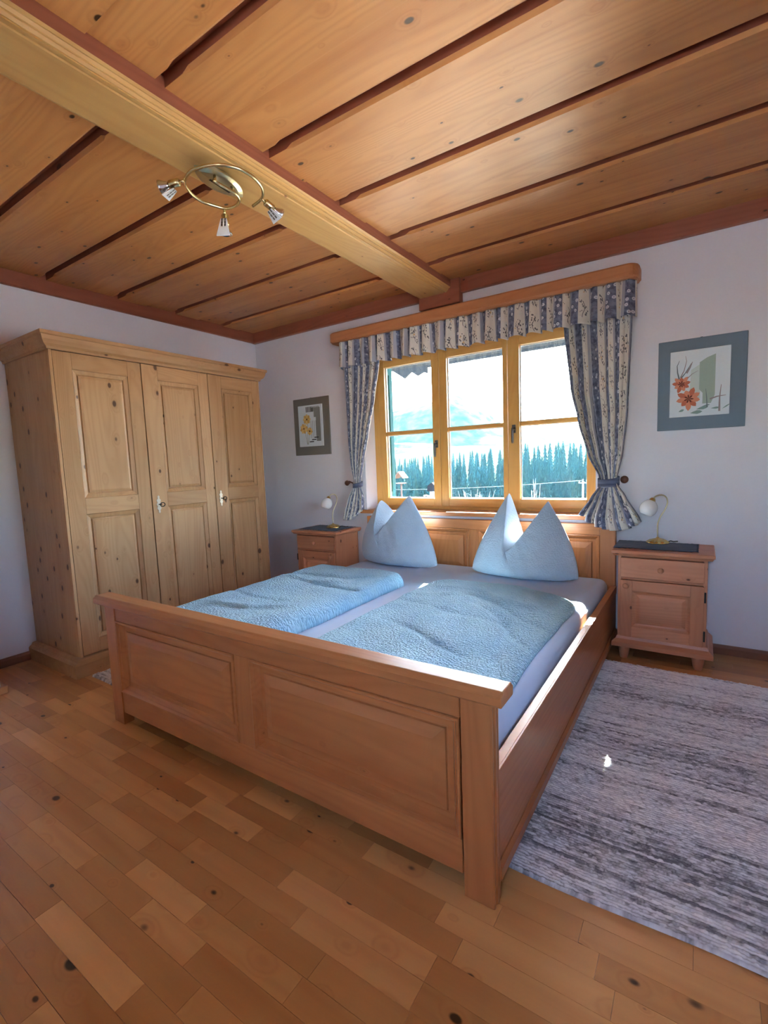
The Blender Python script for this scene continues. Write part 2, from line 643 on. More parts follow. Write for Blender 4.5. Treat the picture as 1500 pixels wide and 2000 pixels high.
def project(p):
    d = Vector(p) - CAM_LOC
    c = d.dot(CF)
    if c < 0.05:
        return None
    return 750 + FPX * d.dot(CR) / c, 1000 - FPX * d.dot(CU) / c, c


def hidden_floor(x, y):
    if 1.42 < x < 3.15 and -2.1 < y < -0.02:
        return True
    if x < 0.6 and y > -2.06:
        return True
    if 3.26 < x and -2.06 < y < -0.45:
        return True
    return False


SW = 0.0695
strips = []
ny = int((0.0 - YF) / SW) + 1
for r in range(ny):
    y1 = -r * SW
    y0 = y1 - SW
    if y1 < YF:
        break
    x = 0.0 - random.random() * 0.3
    while x < XR:
        L = random.choice((0.24, 0.30, 0.36, 0.42, 0.48))
        a, b = max(x, 0.0), min(x + L, XR)
        if b - a > 0.02:
            cx, cyy = (a + b) / 2, (y0 + y1) / 2
            pr = project((cx, cyy, 0))
            score = 0
            if pr and -60 < pr[0] < 1560 and -60 < pr[1] < 2060 and not hidden_floor(cx, cyy):
                score = (b - a) * SW / pr[2] ** 2.5
            strips.append((score, a, b, y0, y1))
        x += L
strips.sort(key=lambda s: -s[0])
PQ = W('parquet', 'x')
_sm = {}
for i, (s, a, b, y0, y1) in enumerate(strips[:300]):
    if s == 0:
        break
    key = round(b - a, 3)
    if key not in _sm:
        o = MB().box(-key / 2 + 0.0004, key / 2 - 0.0004, -SW / 2 + 0.0004, SW / 2 - 0.0004, -0.012, 0, PQ).build('parquet_strip', floor)
        _sm[key] = o.data
    else:
        o = bpy.data.objects.new('parquet_strip', _sm[key])
        COL.objects.link(o)
        o.parent = floor
    o.location = ((a + b) / 2, (y0 + y1) / 2, -0.0003 * random.random())
nvis = min(300, sum(1 for s in strips if s[0] > 0))
mb = MB()
for s, a, b, y0, y1 in strips[nvis:]:
    mb.box(a + 0.0004, b - 0.0004, y0 + 0.0004, y1 - 0.0004, -0.012, -0.0002, PQ)
o = mb.build('parquet_field', floor, fix=False)
o['kind'] = 'stuff'

# ---------------------------------------------------------------- ceiling: boards between the beam and the walls
ceiling = struct(MB().box(-WT, XR + WT, YF - WT, WT, HC + 0.046, HC + 0.25, W('crown', 'x')).build('ceiling'))
BX0, BX1 = 1.838, 2.130
G = [-0.39 - 0.4705 * k for k in range(0, 11)]        # near edge of each panel (front to back)
CW = W('ceiling', 'x')
GD = 0.046                                            # groove depth; dark crown wood on flanks and backing paints in the recess shade


def ceiling_board(x0, x1, ynear, yfar, z, groove_far, groove_near, stop0, stop1):
    """a board running along x; its groove edges have chamfers that stop short of the ends"""
    ch = 0.013

    def sec(x, cn, cf):
        return [(x, ynear, z + GD), (x, ynear, z + cn), (x, ynear + cn * 0.8, z), (x, yfar - cf, z), (x, yfar, z + cf * 0.8), (x, yfar, z + GD)]
    e = 0.0008
    n1, f1 = (ch if groove_near else e), (ch if groove_far else e)
    rings = [sec(x0, e, e), sec(x0 + stop0, e, e), sec(x0 + stop0 + 0.03, n1, f1), sec(x1 - stop1 - 0.03, n1, f1), sec(x1 - stop1, e, e), sec(x1, e, e)]
    mb_ = MB().loft(rings, CW)
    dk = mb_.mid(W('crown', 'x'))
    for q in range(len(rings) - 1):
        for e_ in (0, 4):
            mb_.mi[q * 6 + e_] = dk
    return mb_.build('ceiling_board', ceiling)


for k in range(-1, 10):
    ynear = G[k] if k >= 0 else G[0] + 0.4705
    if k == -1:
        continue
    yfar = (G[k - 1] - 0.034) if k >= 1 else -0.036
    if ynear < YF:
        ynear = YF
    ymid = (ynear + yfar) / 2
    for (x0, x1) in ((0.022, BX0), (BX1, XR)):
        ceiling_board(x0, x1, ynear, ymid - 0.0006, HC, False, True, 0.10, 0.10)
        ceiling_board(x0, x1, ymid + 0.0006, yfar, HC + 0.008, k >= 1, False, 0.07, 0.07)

# crown mouldings
CRW = W('crown', 'x')
struct(MB().prism([(0, 2.398), (-0.030, 2.398), (-0.036, 2.404), (-0.036, 2.52), (0, 2.52)], 'x', 0.0, XR, CRW).build('trim_1'))
struct(MB().prism([(0, 2.400), (0.018, 2.400), (0.024, 2.406), (0.024, 2.52), (0, 2.52)], 'y', -2.42, -0.036, W('crown', 'y')).build('trim_2'))
struct(MB().prism([(XR, 2.40), (XR - 0.03, 2.40), (XR - 0.036, 2.406), (XR - 0.036, 2.52), (XR, 2.52)], 'y', YF, -0.036, W('crown', 'y')).build('trim_3'))
# wall plate carrying the beam end
struct(MB().box(1.868, 2.198, -0.062, 0.0, 2.325, 2.50, W('crown', 'x')).build('trim_4', bevel=0.003))
# beam with stepped moulding on its long edges
st = [(0.0, 0.0), (0.006, 0.0), (0.006, 0.004), (0.010, 0.004), (0.016, 0.012), (0.020, 0.012), (0.020, 0.016), (0.026, 0.024), (0.030, 0.024)]
bR, bL, bZ = 2.092, 1.876, 2.411
prof = [(bL, bZ + 0.004), (bL + 0.004, bZ + 0.004), (bL + 0.008, bZ), (bR - 0.020, bZ), (bR - 0.016, bZ + 0.004), (bR - 0.010, bZ + 0.004), (bR - 0.006, bZ)]
prof += [(bR + a, bZ + b) for a, b in st] + [(2.130, bZ + 0.030), (2.130, 2.52), (BX0, 2.52), (BX0, bZ + 0.026), (bL - 0.028, bZ + 0.024), (bL - 0.010, bZ + 0.010)]
BW = W('beam', 'y')
mbm = MB()
n = len(prof)
ring = lambda y: [(p[0], y, p[1]) for p in prof]
mbm.loft([ring(YF), ring(-0.06)], BW)
# the upright right side of the beam takes the darker crown wood
CRY = W('crown', 'y')
ki = mbm.mid(CRY)
for fi, f in enumerate(mbm.f):
    xs = [mbm.v[i] for i in f]
    if len(f) == 4 and all(abs(p[0] - 2.130) < 1e-6 for p in xs):
        mbm.mi[fi] = ki
beam = struct(mbm.build('ceiling_beam'))

# ---------------------------------------------------------------- window_1
win = struct(bpy.data.objects.new('window_1', None))
COL.objects.link(win)
win['_o'] = [0, 0, 0]
WW = lambda a: W('window', a)
FY0, FY1 = 0.150, 0.215
mb = MB()
mb.box(WX0, 1.318, FY0 + 0.012, FY1, WZ0, WZ1, WW('z'))
mb.box(3.088, WX1 + 0.02, FY0 + 0.012, FY1, WZ0, WZ1, WW('z'))
mb.box(1.318, 3.088, FY0 + 0.012, FY1, WZ0, 0.828, WW('x'))
mb.box(1.318, 3.088, FY0 + 0.012, FY1, 2.055, WZ1, WW('x'))
mb.build('window_frame', win, bevel=0.003)


def sash(x0, x1, g0, g1, handle):
    zb, zt, gb, gt, zm = 0.826, 2.056, 0.893, 2.003, 1.445
    s = MB()
    s.box(x0, g0, FY0, FY1 - 0.008, zb, zt, WW('z'))
    s.box(g1, x1, FY0, FY1 - 0.008, zb, zt, WW('z'))
    s.box(g0, g1, FY0, FY1 - 0.008, zb, gb, WW('x'))
    s.box(g0, g1, FY0, FY1 - 0.008, gt, zt, WW('x'))
    so = s.build('sash', win, bevel=0.004)
    MB().box(g0, g1, FY0 + 0.008, FY1 - 0.014, zm - 0.014, zm + 0.014, WW('x')).build('muntin', so, bevel=0.004)
    for z0, z1 in ((gb, zm - 0.014), (zm + 0.014, gt)):
        MB().box(g0, g1, 0.186, 0.190, z0, z1, GLASS).build('pane', so)
        # pale seal round the pane
        t_ = MB()
        for q in ((g0, g0 + 0.006, z0, z1), (g1 - 0.006, g1, z0, z1), (g0 + 0.006, g1 - 0.006, z0, z0 + 0.006), (g0 + 0.006, g1 - 0.006, z1 - 0.006, z1)):
            t_.box(q[0], q[1], 0.180, 0.186, q[2], q[3], WHITE)
        t_.build('seal', so)
    if handle:
        hx, hz = handle
        h = MB()
        h.lathe((hx, FY0, hz), [(0.0, 0), (0.014, 0), (0.014, 0.006), (0.009, 0.010), (0.008, 0.034), (0, 0.034)], PEWTER, 16, (0, -1, 0))
        h.tube([(hx, FY0 - 0.034, hz + 0.006), (hx, FY0 - 0.036, hz - 0.02), (hx, FY0 - 0.036, hz - 0.09), (hx, FY0 - 0.034, hz - 0.105)], [0.008, 0.009, 0.009, 0.007], PEWTER, 10)
        h.box(hx - 0.013, hx + 0.013, FY0 - 0.004, FY0, hz - 0.03, hz + 0.03, PEWTER)
        h.build('handle', so)


sash(1.322, 1.9075, 1.390, 1.842, (1.876, 1.335))
sash(1.9115, 2.4665, 1.976, 2.431, None)
sash(2.4705, 3.084, 2.555, 3.017, (2.514, 1.41))
mb = MB()
mb.box(1.19, 3.16, -0.030, 0.0, 0.772, 0.802, W('bed', 'x'))
mb.box(WX0, WX1, 0.0, FY0 + 0.014, 0.772, 0.802, W('bed', 'x'))
mb.build('window_sill', win, bevel=0.004)
MB().box(WX0 - 0.03, WX1 + 0.03, FY1, 0.40, 0.775, 0.80, plain('zinc_sill', (176, 178, 176), 0.5, 0.3)).build('outer_sill', win, bevel=0.003)

# fill_window_2: unseen, added behind the camera to brighten the room
fill_win2 = struct(bpy.data.objects.new('fill_window_2', None))
COL.objects.link(fill_win2)
fill_win2['_o'] = [0, 0, 0]
mb = MB()
y0, y1 = YF - 0.10, YF - 0.03
RM = (RX0 + RX1) / 2
for a, b in ((RX0, RX0 + 0.09), (RX1 - 0.09, RX1), (RM - 0.04, RM + 0.04)):
    mb.box(a, b, y0, y1, RZ0, RZ1, WW('z'))
mb.box(RX0, RX1, y0, y1, RZ0, RZ0 + 0.12, WW('x'))
mb.box(RX0, RX1, y0, y1, RZ1 - 0.09, RZ1, WW('x'))
mb.build('window_frame', fill_win2)  # frame of the added, unseen fill window
for a, b in ((RX0 + 0.09, RM - 0.04), (RM + 0.04, RX1 - 0.09)):
    MB().box(a, b, y0 + 0.03, y0 + 0.034, RZ0 + 0.12, RZ1 - 0.09, GLASS).build('pane', fill_win2)  # panes of the added, unseen fill window

# fill_window_3: unseen, put into the right wall as a second daylight fill
fill_win3 = struct(bpy.data.objects.new('fill_window_3', None))
COL.objects.link(fill_win3)
fill_win3['_o'] = [0, 0, 0]
mb = MB()
x0, x1 = XR + 0.05, XR + 0.12
mb.box(x0, x1, SY0, SY0 + 0.08, SZ0, SZ1, WW('z'))
mb.box(x0, x1, SY1 - 0.08, SY1, SZ0, SZ1, WW('z'))
mb.box(x0, x1, SY0 + 0.08, SY1 - 0.08, SZ0, SZ0 + 0.08, WW('y'))
mb.box(x0, x1, SY0 + 0.08, SY1 - 0.08, SZ1 - 0.08, SZ1, WW('y'))
mb.build('window_frame', fill_win3)  # frame of the added, unseen fill window
MB().box(x0 + 0.03, x0 + 0.034, SY0 + 0.08, SY1 - 0.08, SZ0 + 0.08, SZ1 - 0.08, GLASS).build('pane', fill_win3)  # pane of the added, unseen fill window

# ================================================================== WARDROBE
WD = lambda a: W('wardrobe', a)
XF, YL, YR_ = 0.612, -2.080, -0.548
wd = thing('wardrobe', 'tall knotty pine three-door wardrobe standing against the left wall', 'wardrobe', (0.31, -1.31, 0))
mb = MB()
mb.box(0.002, XF - 0.022, YL, YL + 0.022, 0.02, 1.915, WD('z'))
mb.box(0.002, XF - 0.022, YR_ - 0.022, YR_, 0.02, 1.915, WD('z'))
mb.box(0.002, 0.012, YL + 0.022, YR_ - 0.022, 0.02, 1.915, WD('z'))
mb.box(0.012, XF - 0.03, YL + 0.022, YR_ - 0.022, 0.10, 0.12, WD('y'))
mb.box(0.012, XF - 0.03, YL + 0.022, YR_ - 0.022, 1.89, 1.912, WD('y'))
mb.box(XF - 0.022, XF, YL, YL + 0.016, 0.02, 1.915, WD('z'))
mb.box(XF - 0.022, XF, YR_ - 0.012, YR_, 0.02, 1.915, WD('z'))
mb.build('carcass', wd, bevel=0.002)
# cornice, mitred round three sides
cp = [(0.0, 1.905), (0.010, 1.905), (0.014, 1.918), (0.030, 1.930), (0.040, 1.950), (0.044, 1.972), (0.052, 1.976), (0.052, 1.995)]
mb = MB()
rings = []
for off, z in cp:
    rings.append([(0.002, YL - off, z), (XF + off, YL - off, z), (XF + off, YR_ + off, z), (0.002, YR_ + off, z)])
mb.loft(rings, WD('y'))
mb.build('cornice', wd)
mb = MB()
rings = []
for off, z in ((0.047, 0.0), (0.047, 0.078), (0.040, 0.088), (0.030, 0.094), (0.022, 0.108), (0.004, 0.110)):
    rings.append([(0.002, YL - off, z), (XF + off * 0.75, YL - off, z), (XF + off * 0.75, YR_ + off, z), (0.002, YR_ + off, z)])
mb.loft(rings, WD('y'))
mb.build('plinth', wd)
fx = lambda u, v, d: (XF + d, u, v)
PP = [(0.0, 0.0), (0.003, -0.005), (0.024, -0.013), (0.028, -0.021), (0.032, -0.021), (0.034, -0.012), (0.046, -0.008)]
for (y0, y1, a, b, key) in ((-2.062, -1.5525, -1.965, -1.640, False), (-1.5465, -1.0455, -1.437, -1.126, True), (-1.0395, -0.562, -0.925, -0.626, True)):
    d = MB()
    zb, zt = 0.114, 1.902
    l0, l1, u0, u1 = 0.200, 0.960, 1.056, 1.808
    d.box(XF - 0.022, XF, y0, a, zb, zt, WD('z'))
    d.box(XF - 0.022, XF, b, y1, zb, zt, WD('z'))
    for z0, z1 in ((zb, l0), (l1, u0), (u1, zt)):
        d.box(XF - 0.022, XF, a, b, z0, z1, WD('y'))
    do = d.build('door', wd, bevel=0.0015, seg=1)
    for z0, z1 in ((l0, l1), (u0, u1)):
        MB().rings_panel(fx, a, b, z0, z1, PP, WD('z')).build('panel', do)
    if key:
        ky, kz = y0 + 0.042, 0.978
        e = MB()
        out = [(0, 0.062), (0.008, 0.052), (0.006, 0.04), (0.016, 0.028), (0.010, 0.012), (0.018, 0.0), (0.010, -0.012), (0.016, -0.028), (0.006, -0.04), (0.008, -0.052), (0, -0.062)]
        poly = [(ky + p, kz + q) for p, q in out] + [(ky - p, kz + q) for p, q in out[::-1][1:-1]]
        e.prism(poly, 'x', XF, XF + 0.003, SILVER)
        e.build('key_plate', do, bevel=0.001, seg=1)
        k_ = MB()
        k_.tube([(XF + 0.002, ky, kz), (XF + 0.035, ky, kz)], 0.0035, BLACKM, 8)
        for j in range(12):
            t0, t1 = 2 * math.pi * j / 12, 2 * math.pi * (j + 1) / 12
            k_.tube([(XF + 0.046, ky + 0.017 * math.cos(t0), kz + 0.013 * math.sin(t0)), (XF + 0.046, ky + 0.017 * math.cos(t1), kz + 0.013 * math.sin(t1))], 0.003, BLACKM, 6)
        k_.build('key', do)

# ================================================================== BED
BD = lambda a: W('bed', a)
FYF = -2.250
bed = thing('double_bed', 'wide alder-coloured wooden double bed with panelled footboard below the window', 'bed', (2.28, -1.15, 0))
fb = MB()
# posts with fluted outer faces
for sx, xo, xi in ((-1, 1.318, 1.400), (1, 3.240, 3.155)):
    fl = []
    ys = [(-2.250, 0.0), (-2.247, 0.003), (-2.241, 0.003), (-2.238, -0.002), (-2.232, -0.002), (-2.228, 0.004), (-2.216, 0.004), (-2.212, -0.002), (-2.208, 0.002), (-2.200, 0.002)]
    poly = [(xi, -2.250)] + [(xo + sx * o_, y_) for y_, o_ in ys] + [(xi, -2.200)]
    fb.prism(poly, 'z', 0.0, 0.586, BD('z'))
fb.box(1.400, 3.150, -2.245, -2.205, 0.512, 0.586, BD('x'))
fb.box(1.400, 3.150, -2.245, -2.205, 0.060, 0.162, BD('x'))
fb.box(2.238, 2.322, -2.245, -2.205, 0.162, 0.512, BD('z'))
fbo = fb.build('footboard', bed, bevel=0.0015, seg=1)
fr_ = lambda u, v, d: (u, -2.245 - d, v)
PB = [(0.0, 0.0), (0.002, 0.005), (0.008, 0.006), (0.014, -0.002), (0.018, -0.003), (0.026, -0.016), (0.030, -0.022), (0.046, -0.022), (0.050, -0.026), (0.053, -0.017), (0.090, -0.009)]
for a, b in ((1.400, 2.238), (2.322, 3.150)):
    MB().rings_panel(fr_, a, b, 0.162, 0.512, PB, BD('x')).build('panel', fbo)
    MB().box(a, b, -2.222, -2.212, 0.162, 0.512, BD('x')).build('panel_back', fbo)
cpf = [(-2.278, 0.590), (-2.274, 0.584), (-2.190, 0.584), (-2.186, 0.590), (-2.186, 0.610), (-2.190, 0.614), (-2.196, 0.618), (-2.200, 0.624), (-2.264, 0.624), (-2.268, 0.618), (-2.274, 0.614), (-2.278, 0.610)]
MB().prism(cpf, 'x', 1.274, 3.278, BD('x')).build('cap_rail', fbo, bevel=0.003)
# side rails, each with a bead on the lower edge
for x0, x1, s in ((3.208, 3.234, 1), (1.322, 1.348, -1)):
    rl = MB()
    xo = x1 if s > 0 else x0
    poly = [(x0, 0.054), (x1, 0.054), (x1, 0.366), (x0, 0.366)]
    rl.prism(poly, 'y', -2.202, -0.078, BD('y'))
    xa = xo
    xb = xo + s * 0.012
    rl.prism([(xa, 0.050), (xb, 0.050), (xb, 0.082), (xa + s * 0.003, 0.094), (xa, 0.094)], 'y', -2.202, -0.082, BD('y'))
    rl.prism([(xa, 0.312), (xa + s * 0.002, 0.312), (xa + s * 0.006, 0.318), (xa + s * 0.006, 0.366), (xa, 0.366)], 'y', -2.202, -0.082, BD('y'))
    rl.build('side_rail', bed, bevel=0.003)
# headboard
hb = MB()
hx = [1.318, 1.410, 1.770, 1.840, 2.240, 2.310, 2.715, 2.785, 3.140, 3.232]
hb.box(hx[0], hx[1], -0.082, -0.036, 0.0, 0.756, BD('z'))
hb.box(hx[8], hx[9], -0.082, -0.036, 0.0, 0.756, BD('z'))
hb.box(hx[1], hx[8], -0.078, -0.040, 0.685, 0.756, BD('x'))
hb.box(hx[1], hx[8], -0.078, -0.040, 0.22, 0.34, BD('x'))
for i in (2, 4, 6):
    hb.box(hx[i], hx[i + 1], -0.078, -0.040, 0.34, 0.685, BD('z'))
hbo = hb.build('headboard', bed, bevel=0.003)
fh = lambda u, v, d: (u, -0.078 - d, v)
for i in (1, 3, 5, 7):
    MB().rings_panel(fh, hx[i], hx[i + 1], 0.34, 0.685, PB, BD('z')).build('panel', hbo)
MB().box(1.35, 3.206, -2.195, -0.09, 0.175, 0.20, BD('x')).build('slat_base', bed)

mat_o = tag(MB().box(1.362, 3.196, -2.195, -0.088, 0.201, 0.415, SHEET).build('mattress', origin=(2.28, -1.14, 0.2), bevel=0.055, seg=6),
            'thick mattress under a smooth white fitted sheet on the double bed', 'mattress')
for p in mat_o.data.polygons:
    p.use_smooth = True


# ---------------------------------------------------------------- duvets
def fbm(x, y, s, o=3):
    return mnoise.fractal(Vector((x * s, y * s, 0.37)), 1.0, 2.0, o)


def duvet(name, label, x0, x1, y0, y1, base, H, r, seed, creases, corner=0.08, slope=None):
    nu, nv = 150, 220
    pts, uvs = [], []
    xc, yc = (x0 + x1) / 2, (y0 + y1) / 2
    hx_, hy_ = (x1 - x0) / 2, (y1 - y0) / 2
    for i in range(nv):
        for j in range(nu):
            a = -1 + 2 * j / (nu - 1)
            b = -1 + 2 * i / (nv - 1)
            a2 = math.copysign(1 - (1 - abs(a)) ** 1.35, a)
            b2 = math.copysign(1 - (1 - abs(b)) ** 1.2, b)
            x = xc + a2 * hx_
            y = yc + b2 * hy_
            wob = 0.010 * fbm(a * 2 + seed, b * 3, 1.0, 2)
            ex, ey = hx_ * (1 - abs(a2)), hy_ * (1 - abs(b2))
            # rounded corner distance
            dx, dy = max(corner - ex, 0), max(corner - ey, 0)
            d = min(ex, ey) if not (dx and dy) else corner - math.hypot(dx, dy)
            if d < 0:
                x -= math.copysign(dx, a2) * (1 - corner / math.hypot(dx, dy))
                y -= math.copysign(dy, b2) * (1 - corner / math.hypot(dx, dy))
                d = 0
            q = min(d / r, 1.0)
            h = H * math.sqrt(max(0.0, 1 - (1 - q) ** 2))
            if slope:
                h *= slope((x - x0) / (x1 - x0), (y - y0) / (y1 - y0))
            z = base + h + q * (0.010 * fbm(x + seed, y, 4.0, 3))
            for (cx_, cy__, ang, ln, dep, wd_) in creases:
                ca, sa = math.cos(ang), math.sin(ang)
                lx, ly = (x - cx_) * ca + (y - cy__) * sa, -(x - cx_) * sa + (y - cy__) * ca
                ly += 0.03 * math.sin(lx * 9 + seed)
                z += q * dep * math.exp(-(ly / wd_) ** 2) * math.exp(-(lx / ln) ** 4)
            x += wob * (1 - q)
            y += wob * (1 - q)
            pts.append((x, y, max(z, base)))
            uvs.append((x * 1.0, y * 1.0))
    m = MB()
    m.grid(pts, nu, nv, DUVET, uvs)
    # underside closes the cover
    edge = [i * nu for i in range(nv)] + [(nv - 1) * nu + j for j in range(1, nu)] + [i * nu + nu - 1 for i in range(nv - 2, -1, -1)] + [j for j in range(nu - 2, 0, -1)]
    c_ = len(m.v)
    m.v.append((xc, yc, base))
    m.uv[c_] = (xc, yc)
    for k in range(len(edge)):
        m.f.append([edge[k], edge[(k + 1) % len(edge)], c_])
        m.mi.append(0)
        m.sm.append(False)
    return tag(m.build(name, origin=(xc, yc, base)), label, 'duvet')


duvet('duvet', 'plump pale blue duvet folded lengthwise on the wardrobe side of the bed', 1.375, 2.112, -2.16, -0.765, 0.4165, 0.085, 0.055, 1.3,
      [(1.75, -1.05, 0.25, 0.4, -0.012, 0.020), (1.9, -1.25, 0.05, 0.35, -0.014, 0.018), (1.7, -1.20, 0.10, 0.3, 0.010, 0.025), (1.6, -1.6, -0.1, 0.3, -0.010, 0.02),
       (1.95, -0.95, 0.9, 0.18, -0.008, 0.014), (1.75, -1.75, 0.3, 0.3, 0.010, 0.03)])
duvet('duvet', 'flatter pale blue duvet spread on the nightstand side of the bed, below the two-peaked pillow', 2.300, 3.150, -2.16, -0.705, 0.4165, 0.060, 0.05, 6.1,
      [(2.75, -0.98, -0.2, 0.35, 0.014, 0.03), (2.9, -1.15, -0.45, 0.35, -0.012, 0.018), (2.95, -1.35, -0.7, 0.3, -0.012, 0.02), (2.6, -1.3, -0.1, 0.4, -0.008, 0.02),
       (3.0, -1.05, -0.9, 0.25, 0.012, 0.03), (2.7, -1.65, -0.3, 0.3, -0.010, 0.02), (3.02, -1.55, -1.2, 0.25, -0.012, 0.022), (2.45, -1.1, 0.7, 0.3, 0.006, 0.03)],
      corner=0.15, slope=lambda s, t: 1.0 - 0.62 * max(0, (s - 0.62) / 0.38) ** 1.2)


# ---------------------------------------------------------------- pillows with a chopped top edge
def pillow(label, xc, yc, base, wb, pk_l, pk_r, dent_f, dent_b, tilt, T, seed, bulge_l=0.05, bulge_r=0.05):
    """wb: half width at the foot; pk: (x, z) of the corner peaks; dent_f, dent_b: (x, z) where the chop creases the front and the back"""
    nu, nv = 65, 41
    sheets, uvs = [], []
    for sg, dent in ((-1, dent_f), (1, dent_b)):
        pts, uv_ = [], []
        for i in range(nv):
            t = i / (nv - 1)
            for j in range(nu):
                s = -1 + 2 * j / (nu - 1)
                k = abs(s)
                pk = pk_l if s < 0 else pk_r
                tx = dent[0] + (pk[0] - dent[0]) * k
                tz = dent[1] + (pk[1] - dent[1]) * (k ** 1.12)
                # the chop is a rounded valley, not a sharp corner
                tz += 0.018 * math.exp(-(k / 0.10) ** 2)
                bx = wb * s
                x = bx + (tx - bx) * t ** 0.92
                z = tz * t
                bl = bulge_l if s < 0 else bulge_r
                x += math.copysign(bl, s) * k ** 2.2 * math.sin(math.pi * t ** 0.8) ** 0.9
                z += 0.025 * (k ** 6) * (1 - t) ** 3
                side = max(0.0, 1 - k ** 2.6) ** 0.55
                low = max(0.0, 1 - (1 - t) ** 5) ** 0.5
                th = T * side * low * (1.12 - 0.42 * t)
                wr = (0.005 * fbm(x + seed, z * 1.3, 10.0, 3) + 0.008 * fbm(x * 1.6 + seed, z, 4.0, 2)) * side * low
                # tension folds running from the crease towards the foot
                wr += 0.0045 * side * low * t * math.sin(26 * math.atan2(x - dent[0], z - dent[1] - 0.25) + seed) * math.exp(-(k / 0.55) ** 2)
                y = tilt * z + sg * (th + wr)
                pts.append((xc + x, yc + y, base + z))
                uv_.append((x + seed, z))
        sheets.append(pts)
        uvs.append(uv_)
    m = MB()
    m.grid(sheets[0], nu, nv, PILLOWC, uvs[0])
    m.grid(sheets[1], nu, nv, PILLOWC, uvs[1])
    # the sunk panel between the front and the back crease
    nb = 9
    pts, uv_ = [], []
    for i in range(nb):
        q = i / (nb - 1)
        for j in range(nu):
            A = Vector(sheets[0][(nv - 1) * nu + j])
            B = Vector(sheets[1][(nv - 1) * nu + j])
            p = A.lerp(B, q)
            s = -1 + 2 * j / (nu - 1)
            p.z += math.sin(math.pi * q) * 0.012 * (1 - s * s)
            pts.append(tuple(p))
            uv_.append((p.x + seed, p.z + q * 0.1))
    m.grid(pts, nu, nb, PILLOWC, uv_)
    bmo = m.build('pillow', origin=(xc, yc, base), fix=False)
    bm = bmesh.new()
    bm.from_mesh(bmo.data)
    bmesh.ops.remove_doubles(bm, verts=bm.verts, dist=0.0005)
    bmesh.ops.recalc_face_normals(bm, faces=bm.faces)
    for v in bm.verts:                     # a pillow standing on the bed has a flat foot
        v.co.z = max(v.co.z, 0.0)
    bm.to_mesh(bmo.data)
    bm.free()
    md = bmo.modifiers.new('subsurf', 'SUBSURF')
    md.levels = md.render_levels = 1
    return tag(bmo, label, 'pillow')


pillow('plump white pillow standing with a chopped top, on the wardrobe side of the bed', 1.774, -0.315, 0.416, 0.320,
       (-0.215, 0.490), (0.045, 0.530), (-0.215, 0.205), (-0.035, 0.300), 0.20, 0.110, 2.2, 0.085, 0.045)
pillow('white pillow standing with two tall peaks, in front of the right half of the headboard', 2.708, -0.315, 0.416, 0.350,
       (-0.115, 0.550), (0.148, 0.500), (-0.100, 0.150), (0.0, 0.215), 0.20, 0.110, 5.7, 0.045, 0.050)

# ================================================================== NIGHTSTANDS
NS = lambda a: W('nightstand', a)


